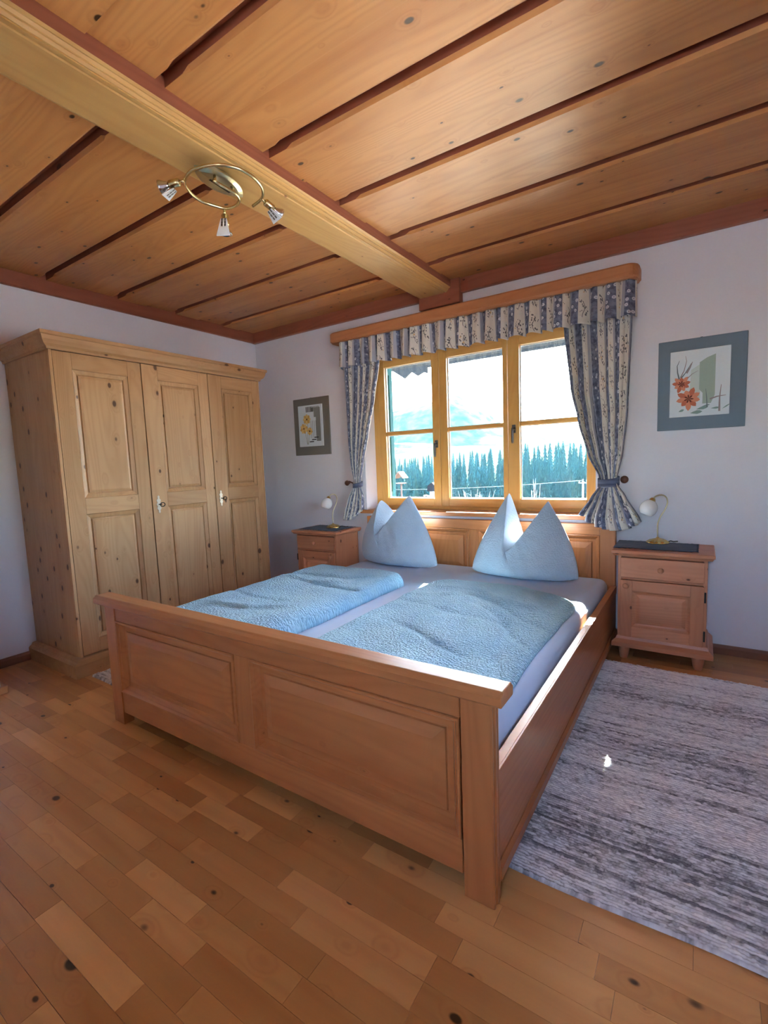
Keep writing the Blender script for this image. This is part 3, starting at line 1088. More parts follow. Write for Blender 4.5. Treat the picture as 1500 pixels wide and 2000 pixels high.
def nightstand(x0, x1, hinge_right, label):
    """x0..x1: extent of the table top"""
    cx = (x0 + x1) / 2
    t = thing('nightstand', label, 'nightstand', (cx, -0.19, 0), 'pair of pine nightstands')
    a, b = x0 + 0.031, x1 - 0.031
    yb, yf = -0.022, -0.330
    zt = 0.648
    m = MB()
    m.box(a, a + 0.02, yf, yb, 0.12, zt - 0.033, NS('z'))
    m.box(b - 0.02, b, yf, yb, 0.12, zt - 0.033, NS('z'))
    m.box(a + 0.02, b - 0.02, yb - 0.01, yb, 0.12, zt - 0.033, NS('x'))
    m.box(a + 0.02, b - 0.02, yf + 0.002, yf + 0.02, 0.606, zt - 0.033, NS('x'))
    m.box(a + 0.02, b - 0.02, yf + 0.002, yb - 0.01, 0.474, 0.486, NS('x'))
    m.box(a + 0.02, b - 0.02, yf + 0.002, yb - 0.01, 0.12, 0.136, NS('x'))
    m.build('carcass', t, bevel=0.002)
    tp = MB()
    rings = []
    for o_, z in ((-0.018, zt - 0.034), (-0.012, zt - 0.032), (-0.006, zt - 0.022), (0.0, zt - 0.018), (0.0, zt - 0.004), (-0.004, zt)):
        rings.append([(x0 - o_, -0.362 - o_, z), (x1 + o_, -0.362 - o_, z), (x1 + o_, -0.012, z), (x0 - o_, -0.012, z)])
    tp.loft(rings, NS('x'))
    tp.build('table_top', t)
    pl = MB()
    rings = []
    for o_, z in ((0.0, 0.080), (0.0, 0.104), (-0.008, 0.112), (-0.020, 0.122), (-0.026, 0.138), (-0.032, 0.142)):
        rings.append([(x0 + 0.004 - o_, -0.366 - o_, z), (x1 + 0.004 + o_, -0.366 - o_, z), (x1 + 0.004 + o_, -0.012, z), (x0 + 0.004 - o_, -0.012, z)])
    pl.loft(rings, NS('x'))
    pl.build('plinth', t)
    for fx_ in (x0 + 0.065, x1 - 0.065):
        for fy_ in (-0.312, -0.066):
            MB().lathe((fx_, fy_, 0.0), [(0, 0), (0.018, 0), (0.021, 0.004), (0.026, 0.03), (0.030, 0.055), (0.026, 0.068), (0.030, 0.080), (0, 0.080)], NS('z'), 16).build('foot', t)
    # drawer
    d = MB()
    d.box(a + 0.014, b - 0.014, yf - 0.012, yf + 0.006, 0.489, 0.603, NS('x'))
    dr = d.build('drawer', t, bevel=0.004)
    kn = [(0, 0), (0.007, 0), (0.007, 0.008), (0.013, 0.014), (0.016, 0.020), (0.014, 0.027), (0.007, 0.031), (0, 0.032)]
    MB().lathe((cx, yf - 0.012, 0.546), kn, NS('y'), 16, (0, -1, 0)).build('knob', dr)
    # door
    d = MB()
    da, db, dz0, dz1 = a + 0.014, b - 0.014, 0.138, 0.472
    s_ = 0.062
    d.box(da, da + s_, yf - 0.012, yf + 0.004, dz0, dz1, NS('z'))
    d.box(db - s_, db, yf - 0.012, yf + 0.004, dz0, dz1, NS('z'))
    d.box(da + s_, db - s_, yf - 0.012, yf + 0.004, dz0, dz0 + s_, NS('x'))
    d.box(da + s_, db - s_, yf - 0.012, yf + 0.004, dz1 - s_, dz1, NS('x'))
    dd = d.build('door', t, bevel=0.002)
    fn = lambda u, v, w: (u, yf - 0.012 - w, v)
    MB().rings_panel(fn, da + s_, db - s_, dz0 + s_, dz1 - s_, [(0, 0), (0.006, -0.006), (0.012, -0.010), (0.020, -0.012), (0.036, -0.004), (0.04, -0.003)], NS('x')).build('panel', dd)
    kx = da + 0.030 if hinge_right else db - 0.030
    MB().lathe((kx, yf - 0.012, 0.442), kn, NS('y'), 16, (0, -1, 0)).build('knob', dd)
    hxx = db + 0.001 if hinge_right else da - 0.009
    for hz in (0.385, 0.17):
        MB().box(hxx, hxx + 0.008, yf - 0.013, yf + 0.002, hz, hz + 0.055, BLACKM).build('hinge', dd)
    return t


nightstand(3.249, 3.745, True, 'pine nightstand on the striped rug side of the bed, below the orange flower picture')
nightstand(0.702, 1.200, False, 'pine nightstand between the wardrobe and the bed, below the yellow flower picture')


# dark runner cloths
def runner(label, x0, x1, y0, y1, z, seed):
    nu, nv = 40, 24
    P, Q = [], []
    for i in range(nv):
        for j in range(nu):
            u, v = j / (nu - 1), i / (nv - 1)
            x, y = x0 + (x1 - x0) * u, y0 + (y1 - y0) * v
            ed = min(u, 1 - u) * (x1 - x0)
            ev = min(v, 1 - v) * (y1 - y0)
            e = min(ed, ev)
            sc_ = 0.004 * math.cos(2 * math.pi * (u * 14 if ev < ed else v * 9)) * max(0, 1 - e / 0.02)
            x += sc_ * (1 if u > 0.5 else -1) * (1 if ed <= ev else 0)
            y += sc_ * (1 if v > 0.5 else -1) * (1 if ev < ed else 0)
            h = 0.0015 + 0.0035 * max(0, fbm(x + seed, y, 12.0, 2)) + 0.003 * abs(fbm(x * 2, y + seed, 20, 2)) * max(0, 1 - e / 0.03)
            P.append((x, y, z + h))
    m = MB().grid(P, nu, nv, CLOTH)
    return tag(m.build('runner_cloth', origin=((x0 + x1) / 2, (y0 + y1) / 2, z), solid=0.002), label, 'cloth', 'dark blue cloths on the nightstands')


runner('dark blue cloth lying under the lamp on the nightstand at the striped rug', 3.250, 3.668, -0.300, -0.030, 0.6495, 1.0)
runner('dark blue cloth lying under the lamp on the nightstand beside the wardrobe', 0.745, 1.150, -0.318, -0.030, 0.6495, 4.0)


# table lamps
def lamp(label, bx, by, bz, dirx, diry):
    """shade hangs over towards (dirx, diry)"""
    t = thing('table_lamp', label, 'lamp', (bx, by, bz), 'two small bedside lamps')
    D = Vector((dirx, diry, 0)).normalized()
    # scalloped dome foot
    m = MB()
    nn = 48
    rings = []
    for r, h in ((0.0585, 0.0), (0.060, 0.003), (0.054, 0.010), (0.040, 0.019), (0.022, 0.026), (0.010, 0.030), (0.007, 0.036), (0.0005, 0.037)):
        ring_ = []
        for j in range(nn):
            th = 2 * math.pi * j / nn
            rr = r * (1 + (0.05 * math.cos(8 * th) if r > 0.015 else 0))
            ring_.append((bx + rr * math.cos(th), by + rr * math.sin(th), bz + h + (0.002 * math.cos(8 * th) if r > 0.03 else 0) + 0.002))
        rings.append(ring_)
    m.loft(rings, GOLD, smooth=True)
    m.build('base', t)
    P = lambda a, h: Vector((bx, by, bz)) + D * a + Vector((0, 0, h))
    path = [(0.0, 0.03), (0.002, 0.08), (0.0, 0.12), (-0.012, 0.16), (-0.034, 0.20), (-0.046, 0.235), (-0.046, 0.262), (-0.036, 0.281), (-0.018, 0.290), (0.004, 0.288), (0.020, 0.278), (0.028, 0.266)]
    sm = []
    for i in range(len(path) - 1):
        p0 = path[max(i - 1, 0)]; p1 = path[i]; p2 = path[i + 1]; p3 = path[min(i + 2, len(path) - 1)]
        for q in range(5):
            u = q / 5
            f = lambda k: 0.5 * ((2 * p1[k]) + (-p0[k] + p2[k]) * u + (2 * p0[k] - 5 * p1[k] + 4 * p2[k] - p3[k]) * u * u + (-p0[k] + 3 * p1[k] - 3 * p2[k] + p3[k]) * u ** 3)
            sm.append(P(f(0), f(1)))
    sm.append(P(*path[-1]))
    MB().tube(sm, 0.0042, SATIN, 10).build('stem', t)
    ax = (D * 0.42 + Vector((0, 0, -1))).normalized()
    top = P(0.028, 0.268)
    m = MB()
    m.lathe(top - ax * 0.006, [(0, 0), (0.010, 0), (0.014, 0.006), (0.018, 0.014), (0.017, 0.018), (0, 0.018)], GOLD, 16, ax)
    m.build('shade_cap', t)
    prof_o = [(0.014, 0.010), (0.026, 0.016), (0.039, 0.030), (0.047, 0.048), (0.049, 0.064), (0.046, 0.080), (0.039, 0.094), (0.033, 0.101)]
    prof_i = [(r - 0.003, h) for r, h in prof_o[::-1]]
    m = MB()
    m.lathe(top, prof_o + [(0.031, 0.102)] + prof_i, OPAL, 28, ax)
    m.build('lamp_shade', t)
    m = MB()
    m.lathe(top, [(0, 0.014), (0.012, 0.016), (0.012, 0.036), (0.010, 0.046), (0.016, 0.060), (0.014, 0.072), (0, 0.078)], WHITE, 16, ax)
    m.build('bulb', t)
    # black cord at the back
    MB().tube([(bx + 0.05, by + 0.03, bz + 0.006), (bx + 0.066, by + 0.04, bz + 0.012), (bx + 0.078, by + 0.06, bz + 0.004), (bx + 0.10, by + 0.085, bz + 0.004)], 0.003, BLACKM, 8).build('cord', t)
    return t


lamp('small brass lamp with a white glass shade on the nightstand at the striped rug', 3.462, -0.085, 0.6545, -1.0, -0.25)
lamp('small brass lamp with a white glass shade on the nightstand beside the wardrobe', 1.005, -0.155, 0.6545, -0.45, -0.9)

# ================================================================== PICTURES
def disc_poly(cx, cz, ang, ln, wd_):
    """a petal outline"""
    ca, sa = math.cos(ang), math.sin(ang)
    out = []
    for a, b in ((0, 0), (0.25, 0.55), (0.55, 1.0), (0.8, 0.75), (1.0, 0.0), (0.8, -0.75), (0.55, -1.0), (0.25, -0.55)):
        lx, ly = a * ln, b * wd_
        out.append((cx + lx * ca - ly * sa, cz + lx * sa + ly * ca))
    return out


def flat(mbx, poly, y, m):
    mbx.add([(p[0], y, p[1]) for p in poly], [tuple(range(len(poly)))], m)


def picture(label, x0, x1, z0, z1, a0, a1, b0, b1, fm, art):
    t = thing('framed_picture', label, 'picture', ((x0 + x1) / 2, 0, (z0 + z1) / 2), 'pair of framed flower prints on the window wall')
    m = MB()
    m.box(x0, x1, -0.014, -0.001, z0, z1, fm)
    m.build('frame', t, bevel=0.003)
    MB().box(a0, a1, -0.024, -0.014, b0, b1, PAPER).build('print', t, bevel=0.0015)
    m = MB()
    art(m, a0, a1, b0, b1)
    m.build('painted_flowers', t, fix=False)
    MB().tube([((x0 + x1) / 2 - 0.006, -0.006, z1 + 0.001), ((x0 + x1) / 2 + 0.006, -0.006, z1 + 0.001)], 0.002, BLACKM, 6).build('hanger', t)


def art_orange(m, a0, a1, b0, b1):
    w, h = a1 - a0, b1 - b0
    P = lambda u, v: (a0 + u * w, b0 + v * h)
    gr = plain('ink_sage', (160, 178, 168), 0.7)
    gr2 = plain('ink_sage_pale', (196, 208, 204), 0.7)
    og = plain('ink_orange', (216, 142, 114), 0.7)
    og2 = plain('ink_rust', (196, 108, 82), 0.7)
    dk = plain('ink_brown', (96, 40, 28), 0.7)
    st_ = plain('ink_slate', (104, 116, 124), 0.7)
    mv = plain('ink_mauve', (150, 136, 140), 0.7)
    tl = plain('ink_teal', (126, 152, 150), 0.7)
    flat(m, [P(.34, .30), P(.52, .26), P(.52, .78), P(.36, .70)], -0.0242, gr2)
    flat(m, [P(.50, .40), P(.56, .34), P(.56, .18), P(.70, .18), P(.76, .30), P(.76, .90), P(.62, .86), P(.50, .80)], -0.0243, gr)
    for k, (cu, cv, R, npt, rot) in enumerate(((.20, .50, .16, 9, .2), (.33, .27, .21, 9, .5))):
        c = P(cu, cv)
        for j in range(npt):
            an = rot + 2 * math.pi * j / npt
            flat(m, disc_poly(c[0], c[1], an, R * w * (1 + .15 * math.sin(j * 2.3)), R * w * .24), -0.0244 - 0.00004 * j, og if (j + k) % 2 else og2)
        for j in range(7):
            flat(m, disc_poly(c[0], c[1], rot + .3 + 2 * math.pi * j / 7, R * w * .42, R * w * .07), -0.0250, dk)

    def stroke(pts, wd_, mt):
        pp = [Vector((P(*q)[0], P(*q)[1], 0)) for q in pts]
        L, R_ = [], []
        for i, p in enumerate(pp):
            d = (pp[min(i + 1, len(pp) - 1)] - pp[max(i - 1, 0)]).normalized()
            s = Vector((-d.y, d.x, 0)) * wd_ * (1 - 0.75 * i / (len(pp) - 1)) * 0.5
            L.append(p + s)
            R_.append(p - s)
        flat(m, [(q.x, q.y) for q in L + R_[::-1]], -0.0249, mt)
    stroke([(.16, .58), (.13, .68), (.12, .78), (.16, .86)], .008, st_)
    stroke([(.18, .60), (.24, .70), (.28, .84), (.26, .92)], .006, mv)
    stroke([(.20, .60), (.26, .66), (.36, .80)], .007, st_)
    stroke([(.30, .58), (.38, .64), (.48, .68)], .005, mv)
    stroke([(.28, .66), (.34, .74), (.38, .82)], .012, mv)
    stroke([(.64, .12), (.63, .26), (.61, .40)], .006, st_)
    stroke([(.84, .05), (.84, .26), (.86, .44)], .010, mv)
    stroke([(.68, .24), (.80, .27), (.94, .28)], .010, mv)
    for cu, cv, a_, l_, w_ in ((.36, .05, .1, .16, .018), (.46, .10, .2, .16, .016), (.16, .08, .4, .08, .012), (.70, .10, .05, .12, .010), (.56, .14, .2, .10, .008), (.88, .08, .6, .12, .006)):
        c = P(cu, cv)
        flat(m, disc_poly(c[0], c[1], a_, l_ * w * 1.3, w_ * w * 2), -0.0246, tl)


def art_yellow(m, a0, a1, b0, b1):
    w, h = a1 - a0, b1 - b0
    P = lambda u, v: (a0 + u * w, b0 + v * h)
    gr = plain('ink_grey', (132, 136, 134), 0.7)
    bk = plain('ink_black', (52, 52, 54), 0.7)
    ye = plain('ink_ochre', (212, 168, 92), 0.7)
    ye2 = plain('ink_yellow', (226, 196, 128), 0.7)
    br = plain('ink_umber', (96, 62, 34), 0.7)
    gn = plain('ink_stem', (120, 124, 104), 0.7)
    flat(m, [P(.56, .84), P(.56, .93), P(.92, .93), P(.92, .12), P(.74, .12), P(.74, .70), P(.66, .70), P(.66, .84)], -0.0242, gr)
    for i in range(9):
        flat(m, [P(.34 + .062 * i, .83), P(.375 + .062 * i, .83), P(.375 + .062 * i, .96), P(.34 + .062 * i, .96)], -0.0244, bk if i < 5 else gr)
    for i in range(4):
        flat(m, [P(.52 + .07 * i, .20), P(.53 + .07 * i, .20), P(.53 + .07 * i, .62), P(.52 + .07 * i, .62)], -0.0244, bk)
    for i in range(3):
        flat(m, [P(.44 + .10 * i, .10 + .05 * i), P(.62 + .10 * i, .10 + .05 * i), P(.62 + .10 * i, .125 + .05 * i), P(.44 + .10 * i, .125 + .05 * i)], -0.0246, bk)
    for k, (cu, cv, R) in enumerate(((.36, .66, .17), (.22, .44, .17), (.46, .37, .13))):
        c = P(cu, cv)
        for j in range(8):
            flat(m, disc_poly(c[0], c[1], .3 * k + 2 * math.pi * j / 8, R * w, R * w * .32), -0.0248 - 0.00004 * j, ye if (j + k) % 2 else ye2)
        flat(m, [(c[0] + .03 * w * math.cos(q), c[1] + .03 * w * math.sin(q)) for q in [2 * math.pi * j / 10 for j in range(10)]], -0.0254, br)
    for (u0, v0, u1, v1) in ((.38, .58, .36, .05), (.26, .40, .34, .05), (.46, .32, .38, .05)):
        p, q = P(u0, v0), P(u1, v1)
        flat(m, [(p[0] - .0015, p[1]), (p[0] + .0015, p[1]), (q[0] + .002, q[1]), (q[0] - .002, q[1])], -0.0247, gn)


picture('large blue-grey framed print with orange flowers on the wall above the nightstand', 3.443, 3.867, 1.323, 1.838, 3.505, 3.793, 1.397, 1.772, FRAMEGREY, art_orange)
picture('taupe framed print with yellow flowers on the wall between wardrobe and curtain', 0.475, 0.901, 1.296, 1.812, 0.541, 0.829, 1.375, 1.747, FRAMEGREY2, art_yellow)

# ================================================================== CURTAINS
# pelmet board with rounded ends
cn = MB()
x0, x1, yb, yf = 1.035, 3.345, -0.002, -0.150


def foot(o_, z):
    pts = []
    rr = 0.06 - o_ * 0.5
    for k in range(7):
        a = math.pi + (math.pi / 2) * k / 6
        pts.append((x0 + o_ + rr + rr * math.cos(a), yf + o_ + rr + rr * math.sin(a), z))
    for k in range(7):
        a = 1.5 * math.pi + (math.pi / 2) * k / 6
        pts.append((x1 - o_ - rr + rr * math.cos(a), yf + o_ + rr + rr * math.sin(a), z))
    pts += [(x1 - o_, yb, z), (x0 + o_, yb, z)]
    return pts


cn.loft([foot(0.016, 2.206), foot(0.010, 2.208), foot(0.008, 2.214), foot(0.003, 2.217), foot(0.0, 2.222), foot(0.0, 2.278), foot(0.005, 2.286), foot(0.012, 2.290)], W('cornice', 'x'))
tag(cn.build('pelmet_board', origin=(2.19, -0.075, 2.25)), 'long pine pelmet board with rounded ends above the window curtains', 'pelmet')

# gathered valance
nu, nv = 520, 26
P, Q = [], []
VX0, VX1 = 1.098, 3.326
for i in range(nv):
    t = i / (nv - 1)
    for j in range(nu):
        s = j / (nu - 1)
        ph = 2 * math.pi * 23 * (s + 0.006 * math.sin(s * 41) + 0.004 * math.sin(s * 97 + 1))
        amp = 0.010 + 0.014 * t
        y = -0.112 + amp * math.sin(ph) + 0.004 * math.sin(ph * 2.3 + 1)
        x = VX0 + (VX1 - VX0) * s + amp * 0.55 * math.sin(ph * 1.0 + 1.1)
        ed = min(s, 1 - s) * (VX1 - VX0)
        if ed < 0.03:
            y += (0.03 - ed) / 0.03 * 0.05
        z = 2.2055 - 0.2075 * t - (0.006 * math.sin(ph + 0.6) * t)
        P.append((x, y, z))
        Q.append((s * 3.35 + 0.02, 2.2 - 0.22 * t))
val = MB().grid(P, nu, nv, CURTAIN, Q)
tag(val.build('valance', origin=(2.2, -0.1, 2.2), solid=0.0016, fix=False), 'short gathered flower-striped valance hanging from the pelmet board', 'valance')


def interp(tab, z):
    for (z0, a0), (z1, a1) in zip(tab, tab[1:]):
        if z <= z0 and z >= z1:
            u = (z0 - z) / (z0 - z1)
            u = u * u * (3 - 2 * u) * 0.35 + u * 0.65
            return a0 + (a1 - a0) * u
    return tab[-1][1] if z < tab[-1][0] else tab[0][1]


def curtain(label, left, right, zt, hem, ybase, pleats, ampl, cloth_w, uoff, tie_z, seed):
    """left/right: tables (z, x) of the two edges; hem(s) gives the z of the hem"""
    nu, nv = 220, 110
    P, Q = [], []
    for i in range(nv):
        t = i / (nv - 1)
        for j in range(nu):
            s = j / (nu - 1)
            z = zt + (hem(s) - zt) * t
            xl, xr = interp(left, z), interp(right, z)
            wdt = xr - xl
            ph = 2 * math.pi * pleats * (s + 0.018 * math.sin(s * 13 + seed) + 0.012 * math.sin(z * 2.5 + s * 7))
            tight = math.exp(-((z - tie_z) / 0.16) ** 2)
            am = interp(ampl, z) * (1 - 0.35 * tight)
            y = interp(ybase, z) + am * math.sin(ph) + 0.25 * am * math.sin(2.1 * ph + 1.3)
            x = xl + wdt * s + 0.35 * wdt / pleats * math.sin(ph + 0.9) * (1 if 0.04 < s < 0.96 else 0.2)
            y = min(y, -0.012)
            P.append((x, y, z))
            Q.append((uoff + s * cloth_w, z))
    m = MB().grid(P, nu, nv, CURTAIN, Q)
    o = m.build('curtain', origin=((left[0][1] + right[0][1]) / 2, -0.06, zt), solid=0.0016, fix=False)
    return tag(o, label, 'curtain', 'pair of tied-back curtains')


curtain('flower-striped curtain tied back at the right of the window, flaring over the headboard corner',
        [(2.205, 2.895), (2.0, 2.911), (1.624, 2.952), (1.40, 3.0), (1.193, 3.062), (1.06, 3.128), (1.01, 3.140), (0.93, 3.085), (0.80, 3.005), (0.70, 2.98)],
        [(2.205, 3.302), (2.0, 3.300), (1.463, 3.286), (1.2, 3.262), (1.06, 3.234), (1.01, 3.236), (0.93, 3.285), (0.80, 3.365), (0.70, 3.42)],
        2.203, lambda s: 0.835 - 0.11 * math.sin(min(1, s * 1.35) * math.pi * 0.62) + 0.05 * max(0, s - 0.72) / 0.28,
        [(2.205, -0.042), (1.9, -0.046), (1.2, -0.058), (1.03, -0.060), (0.90, -0.085), (0.80, -0.112), (0.70, -0.115)], 8,
        [(2.205, 0.018), (1.4, 0.028), (1.05, 0.022), (0.9, 0.024), (0.70, 0.020)], 1.93, 0.03, 1.03, 0.4)
curtain('flower-striped curtain tied back at the left of the window, beside the yellow flower picture',
        [(2.205, 1.108), (2.0, 1.110), (1.4, 1.140), (1.2, 1.158), (1.06, 1.180), (1.01, 1.176), (0.90, 1.115), (0.78, 1.075), (0.70, 1.060)],
        [(2.205, 1.480), (2.0, 1.470), (1.718, 1.418), (1.432, 1.345), (1.2, 1.283), (1.06, 1.248), (1.01, 1.246), (0.92, 1.275), (0.82, 1.275), (0.70, 1.230)],
        2.203, lambda s: 0.715 + 0.10 * max(0, s - 0.45) / 0.55,
        [(2.205, -0.042), (1.9, -0.046), (1.2, -0.056), (1.03, -0.058), (0.85, -0.070), (0.70, -0.075)], 8,
        [(2.205, 0.018), (1.4, 0.024), (1.05, 0.020), (0.9, 0.018), (0.70, 0.018)], 1.93, 0.09, 1.03, 1.9)


def tieback(label, x0, x1, z0, z1, y):
    nn = 36
    cx, rx, ry = (x0 + x1) / 2, (x1 - x0) / 2 + 0.006, 0.040
    rings, uvs = [], []
    pts = []
    for i in range(5):
        for j in range(nn):
            a = 2 * math.pi * j / nn
            z = z0 + (z1 - z0) * i / 4 + 0.010 * math.sin(a * 1 + 0.5)
            pts.append((cx + rx * math.cos(a), min(y + ry * math.sin(a), -0.006), z))
            uvs.append((0.02 + 0.03 * j / nn, z))
    m = MB().grid(pts, nn, 5, CURTAIN, uvs, closed_u=True)
    return tag(m.build('curtain_tieback', origin=(cx, y, z0), solid=0.003, fix=False), label, 'tieback', 'curtain tiebacks')


tieback('narrow grey-blue band holding the right-hand curtain', 3.128, 3.240, 1.000, 1.052, -0.052)
tieback('narrow grey-blue band holding the left-hand curtain', 1.176, 1.250, 1.000, 1.042, -0.052)
m = MB().lathe((3.272, 0.0, 1.037), [(0, 0), (0.010, 0), (0.010, 0.020), (0.020, 0.026), (0.024, 0.034), (0.020, 0.044), (0.008, 0.048), (0, 0.048)], DARKWOOD, 20, (0, -1, 0))
tag(m.build('tieback_knob', origin=(3.272, 0, 1.037)), 'round dark wooden knob on the wall beside the right-hand curtain', 'wall knob', 'tieback knobs')
m = MB().lathe((1.085, 0.0, 1.035), [(0, 0), (0.010, 0), (0.010, 0.020), (0.020, 0.026), (0.024, 0.034), (0.020, 0.044), (0.008, 0.048), (0, 0.048)], DARKWOOD, 20, (0, -1, 0))
m.tube([(1.085, -0.03, 1.035), (1.12, -0.045, 1.05), (1.16, -0.05, 1.035), (1.18, -0.05, 1.022)], 0.006, DARKWOOD, 8)
tag(m.build('tieback_knob', origin=(1.085, 0, 1.035)), 'dark wooden knob with a short arm beside the left-hand curtain', 'wall knob', 'tieback knobs')


# ================================================================== RUGS
def rug(label, x0, x1, y0, y1, seed, px=0.0038, py=0.0026, pitch=0.0105):
    r = np.random.default_rng(seed)
    nx, nyy = int((x1 - x0) / px), int((y1 - y0) / py)
    xs = np.linspace(x0, x1, nx)
    ys = np.linspace(y0, y1, nyy)
    X, Y = np.meshgrid(xs, ys)
    # slightly wavy outline
    X = X + 0.006 * np.sin(Y * 9 + seed)
    Yw = Y + 0.007 * np.sin(X * 8 + seed) * np.clip((y1 - Y) / (y1 - y0), 0, 1)
    row = np.floor((Y - y0) / pitch + 0.25 * np.sin(X * 5.3 + Y * 3)).astype(int)
    row = np.clip(row, 0, None)
    nrow = row.max() + 1
    fr = ((Y - y0) / pitch + 0.25 * np.sin(X * 5.3 + Y * 3)) % 1.0
    knot = np.floor(X / 0.011 + row * 0.37).astype(int)
    h1 = np.sin(knot * 12.9898 + row * 78.233) * 43758.5453
    h1 = h1 - np.floor(h1)
    Z = 0.006 + 0.008 * np.sin(np.pi * fr) ** 0.7 * (0.55 + 0.6 * h1) + r.normal(0, 0.0006, X.shape)
    # yarn shades: bands of rows with broken dashes
    band = np.interp(np.arange(nrow), np.arange(0, nrow + 12, 6), r.uniform(0.38, 0.88, len(np.arange(0, nrow + 12, 6))))
    band = band + r.normal(0, 0.14, nrow)
    lenc = np.floor(X / 0.09 + np.sin(row * 4.7) * 5).astype(int)
    h2 = np.sin(lenc * 37.719 + row * 11.135) * 24634.6345
    h2 = h2 - np.floor(h2)
    def streak(step, k):
        q = X / step + row * k
        i0 = np.floor(q)
        f_ = q - i0
        f_ = f_ * f_ * (3 - 2 * f_)

        def hs(i):
            g = np.sin(i * 12.9898 + row * 78.233 + k) * 43758.5453
            return g - np.floor(g)
        return hs(i0) * (1 - f_) + hs(i0 + 1) * f_
    s1, s2 = streak(0.022, 7.3), streak(0.075, 3.1)
    val_ = band[row] + (s2 - 0.5) * 0.42 + (s1 - 0.5) * 0.46 + (h1 - 0.5) * 0.26 + r.normal(0, 0.07, X.shape)
    val_ = np.where(s1 * s2 > 0.72, val_ - 0.38, val_)
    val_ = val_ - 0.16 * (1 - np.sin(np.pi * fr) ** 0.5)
    val_ = np.clip(val_, 0.03, 1.0)
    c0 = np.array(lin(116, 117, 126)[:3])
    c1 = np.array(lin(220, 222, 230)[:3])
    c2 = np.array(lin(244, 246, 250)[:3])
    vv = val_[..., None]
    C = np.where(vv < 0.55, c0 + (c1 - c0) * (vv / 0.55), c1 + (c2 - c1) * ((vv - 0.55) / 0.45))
    edge = np.minimum(np.minimum(X - x0, x1 - X), np.minimum(Y - y0, y1 - Y))
    Z = np.where(edge < 0.004, 0.002, Z)
    V = np.stack([X, Yw, Z], -1).reshape(-1, 3)
    org = np.array([(x0 + x1) / 2, (y0 + y1) / 2, 0])
    V = V - org
    idx = np.arange(nx * nyy).reshape(nyy, nx)
    Fq = np.stack([idx[:-1, :-1], idx[:-1, 1:], idx[1:, 1:], idx[1:, :-1]], -1).reshape(-1, 4)
    me = bpy.data.meshes.new('rug')
    me.vertices.add(len(V))
    me.vertices.foreach_set('co', V.ravel())
    me.loops.add(Fq.size)
    me.loops.foreach_set('vertex_index', Fq.ravel())
    me.polygons.add(len(Fq))
    me.polygons.foreach_set('loop_start', np.arange(0, Fq.size, 4))
    me.polygons.foreach_set('loop_total', np.full(len(Fq), 4))
    me.update(calc_edges=True)
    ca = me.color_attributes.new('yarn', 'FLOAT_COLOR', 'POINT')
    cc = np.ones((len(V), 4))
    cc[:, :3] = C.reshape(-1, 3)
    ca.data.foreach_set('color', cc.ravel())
    me.polygons.foreach_set('use_smooth', np.ones(len(Fq), dtype=bool))
    me.materials.append(RUGM)
    o = bpy.data.objects.new('rug', me)
    COL.objects.link(o)
    o.location = org
    return tag(o, label, 'rug', 'woven grey and cream rugs beside the bed')


rug('large hand-woven grey and cream striped rug beside the bed, in front of the nightstand', 3.205, 4.10, -2.095, -0.425, 3)
rug('woven rug of which a pale corner shows between the wardrobe plinth and the bed post', 0.672, 1.30, -2.065, -0.45, 8, 0.007, 0.0035, 0.0105)

# ================================================================== CEILING LAMP
cl = thing('ceiling_spotlight', 'brass spiral ceiling lamp with three small spotlights under the wooden beam', 'lamp', (1.985, -1.95, 2.411))
# lens-shaped plate
m = MB()
cx, cyy = 1.982, -1.945
ang = math.radians(96)
HL, HWd = 0.132, 0.062
outl = []
R_ = (HL ** 2 + HWd ** 2) / (2 * HWd)
for sgn in (1, -1):
    for k in range(15):
        u = -HL + 2 * HL * k / 15
        v = math.sqrt(R_ ** 2 - u ** 2) - (R_ - HWd)
        outl.append((sgn * u, sgn * v))
ca, sa = math.cos(ang), math.sin(ang)
pt = lambda u, v, z, k: (cx + k * (u * ca - v * sa), cyy + k * (u * sa + v * ca), z)
m.loft([[pt(u, v, 2.408, 0.55) for u, v in outl], [pt(u, v, 2.385, 0.55) for u, v in outl], [pt(u, v, 2.380, 1.0) for u, v in outl], [pt(u, v, 2.377, 1.0) for u, v in outl],
        [pt(u, v, 2.368, 0.80) for u, v in outl], [pt(u, v, 2.363, 0.45) for u, v in outl]], SATIN, smooth=False)
# slot in the plate
m.add([pt(-0.055, -0.006, 2.3625, 1), pt(0.055, -0.006, 2.3625, 1), pt(0.055, 0.006, 2.3625, 1), pt(-0.055, 0.006, 2.3625, 1)], [(0, 1, 2, 3)], BLACKM)
m.build('mounting_plate', cl)
sp = [(2.041, -2.026), (2.038, -1.97), (2.036, -1.912), (2.014, -1.875), (1.975, -1.854), (1.937, -1.853), (1.909, -1.864), (1.892, -1.903), (1.878, -1.955), (1.885, -1.999),
      (1.907, -2.044), (1.941, -2.085), (2.006, -2.111), (2.052, -2.112), (2.13, -2.084), (2.175, -2.026), (2.183, -1.959), (2.165, -1.896), (2.13, -1.849), (2.086, -1.819), (2.019, -1.805)]
sm = []
for i in range(len(sp) - 1):
    p0, p1, p2, p3 = sp[max(i - 1, 0)], sp[i], sp[i + 1], sp[min(i + 2, len(sp) - 1)]
    for q in range(4):
        u = q / 4
        f = lambda k: 0.5 * ((2 * p1[k]) + (-p0[k] + p2[k]) * u + (2 * p0[k] - 5 * p1[k] + 4 * p2[k] - p3[k]) * u * u + (-p0[k] + 3 * p1[k] - 3 * p2[k] + p3[k]) * u ** 3)
        sm.append((f(0), f(1), 2.330))
sm.append((sp[-1][0], sp[-1][1], 2.330))
m = MB()
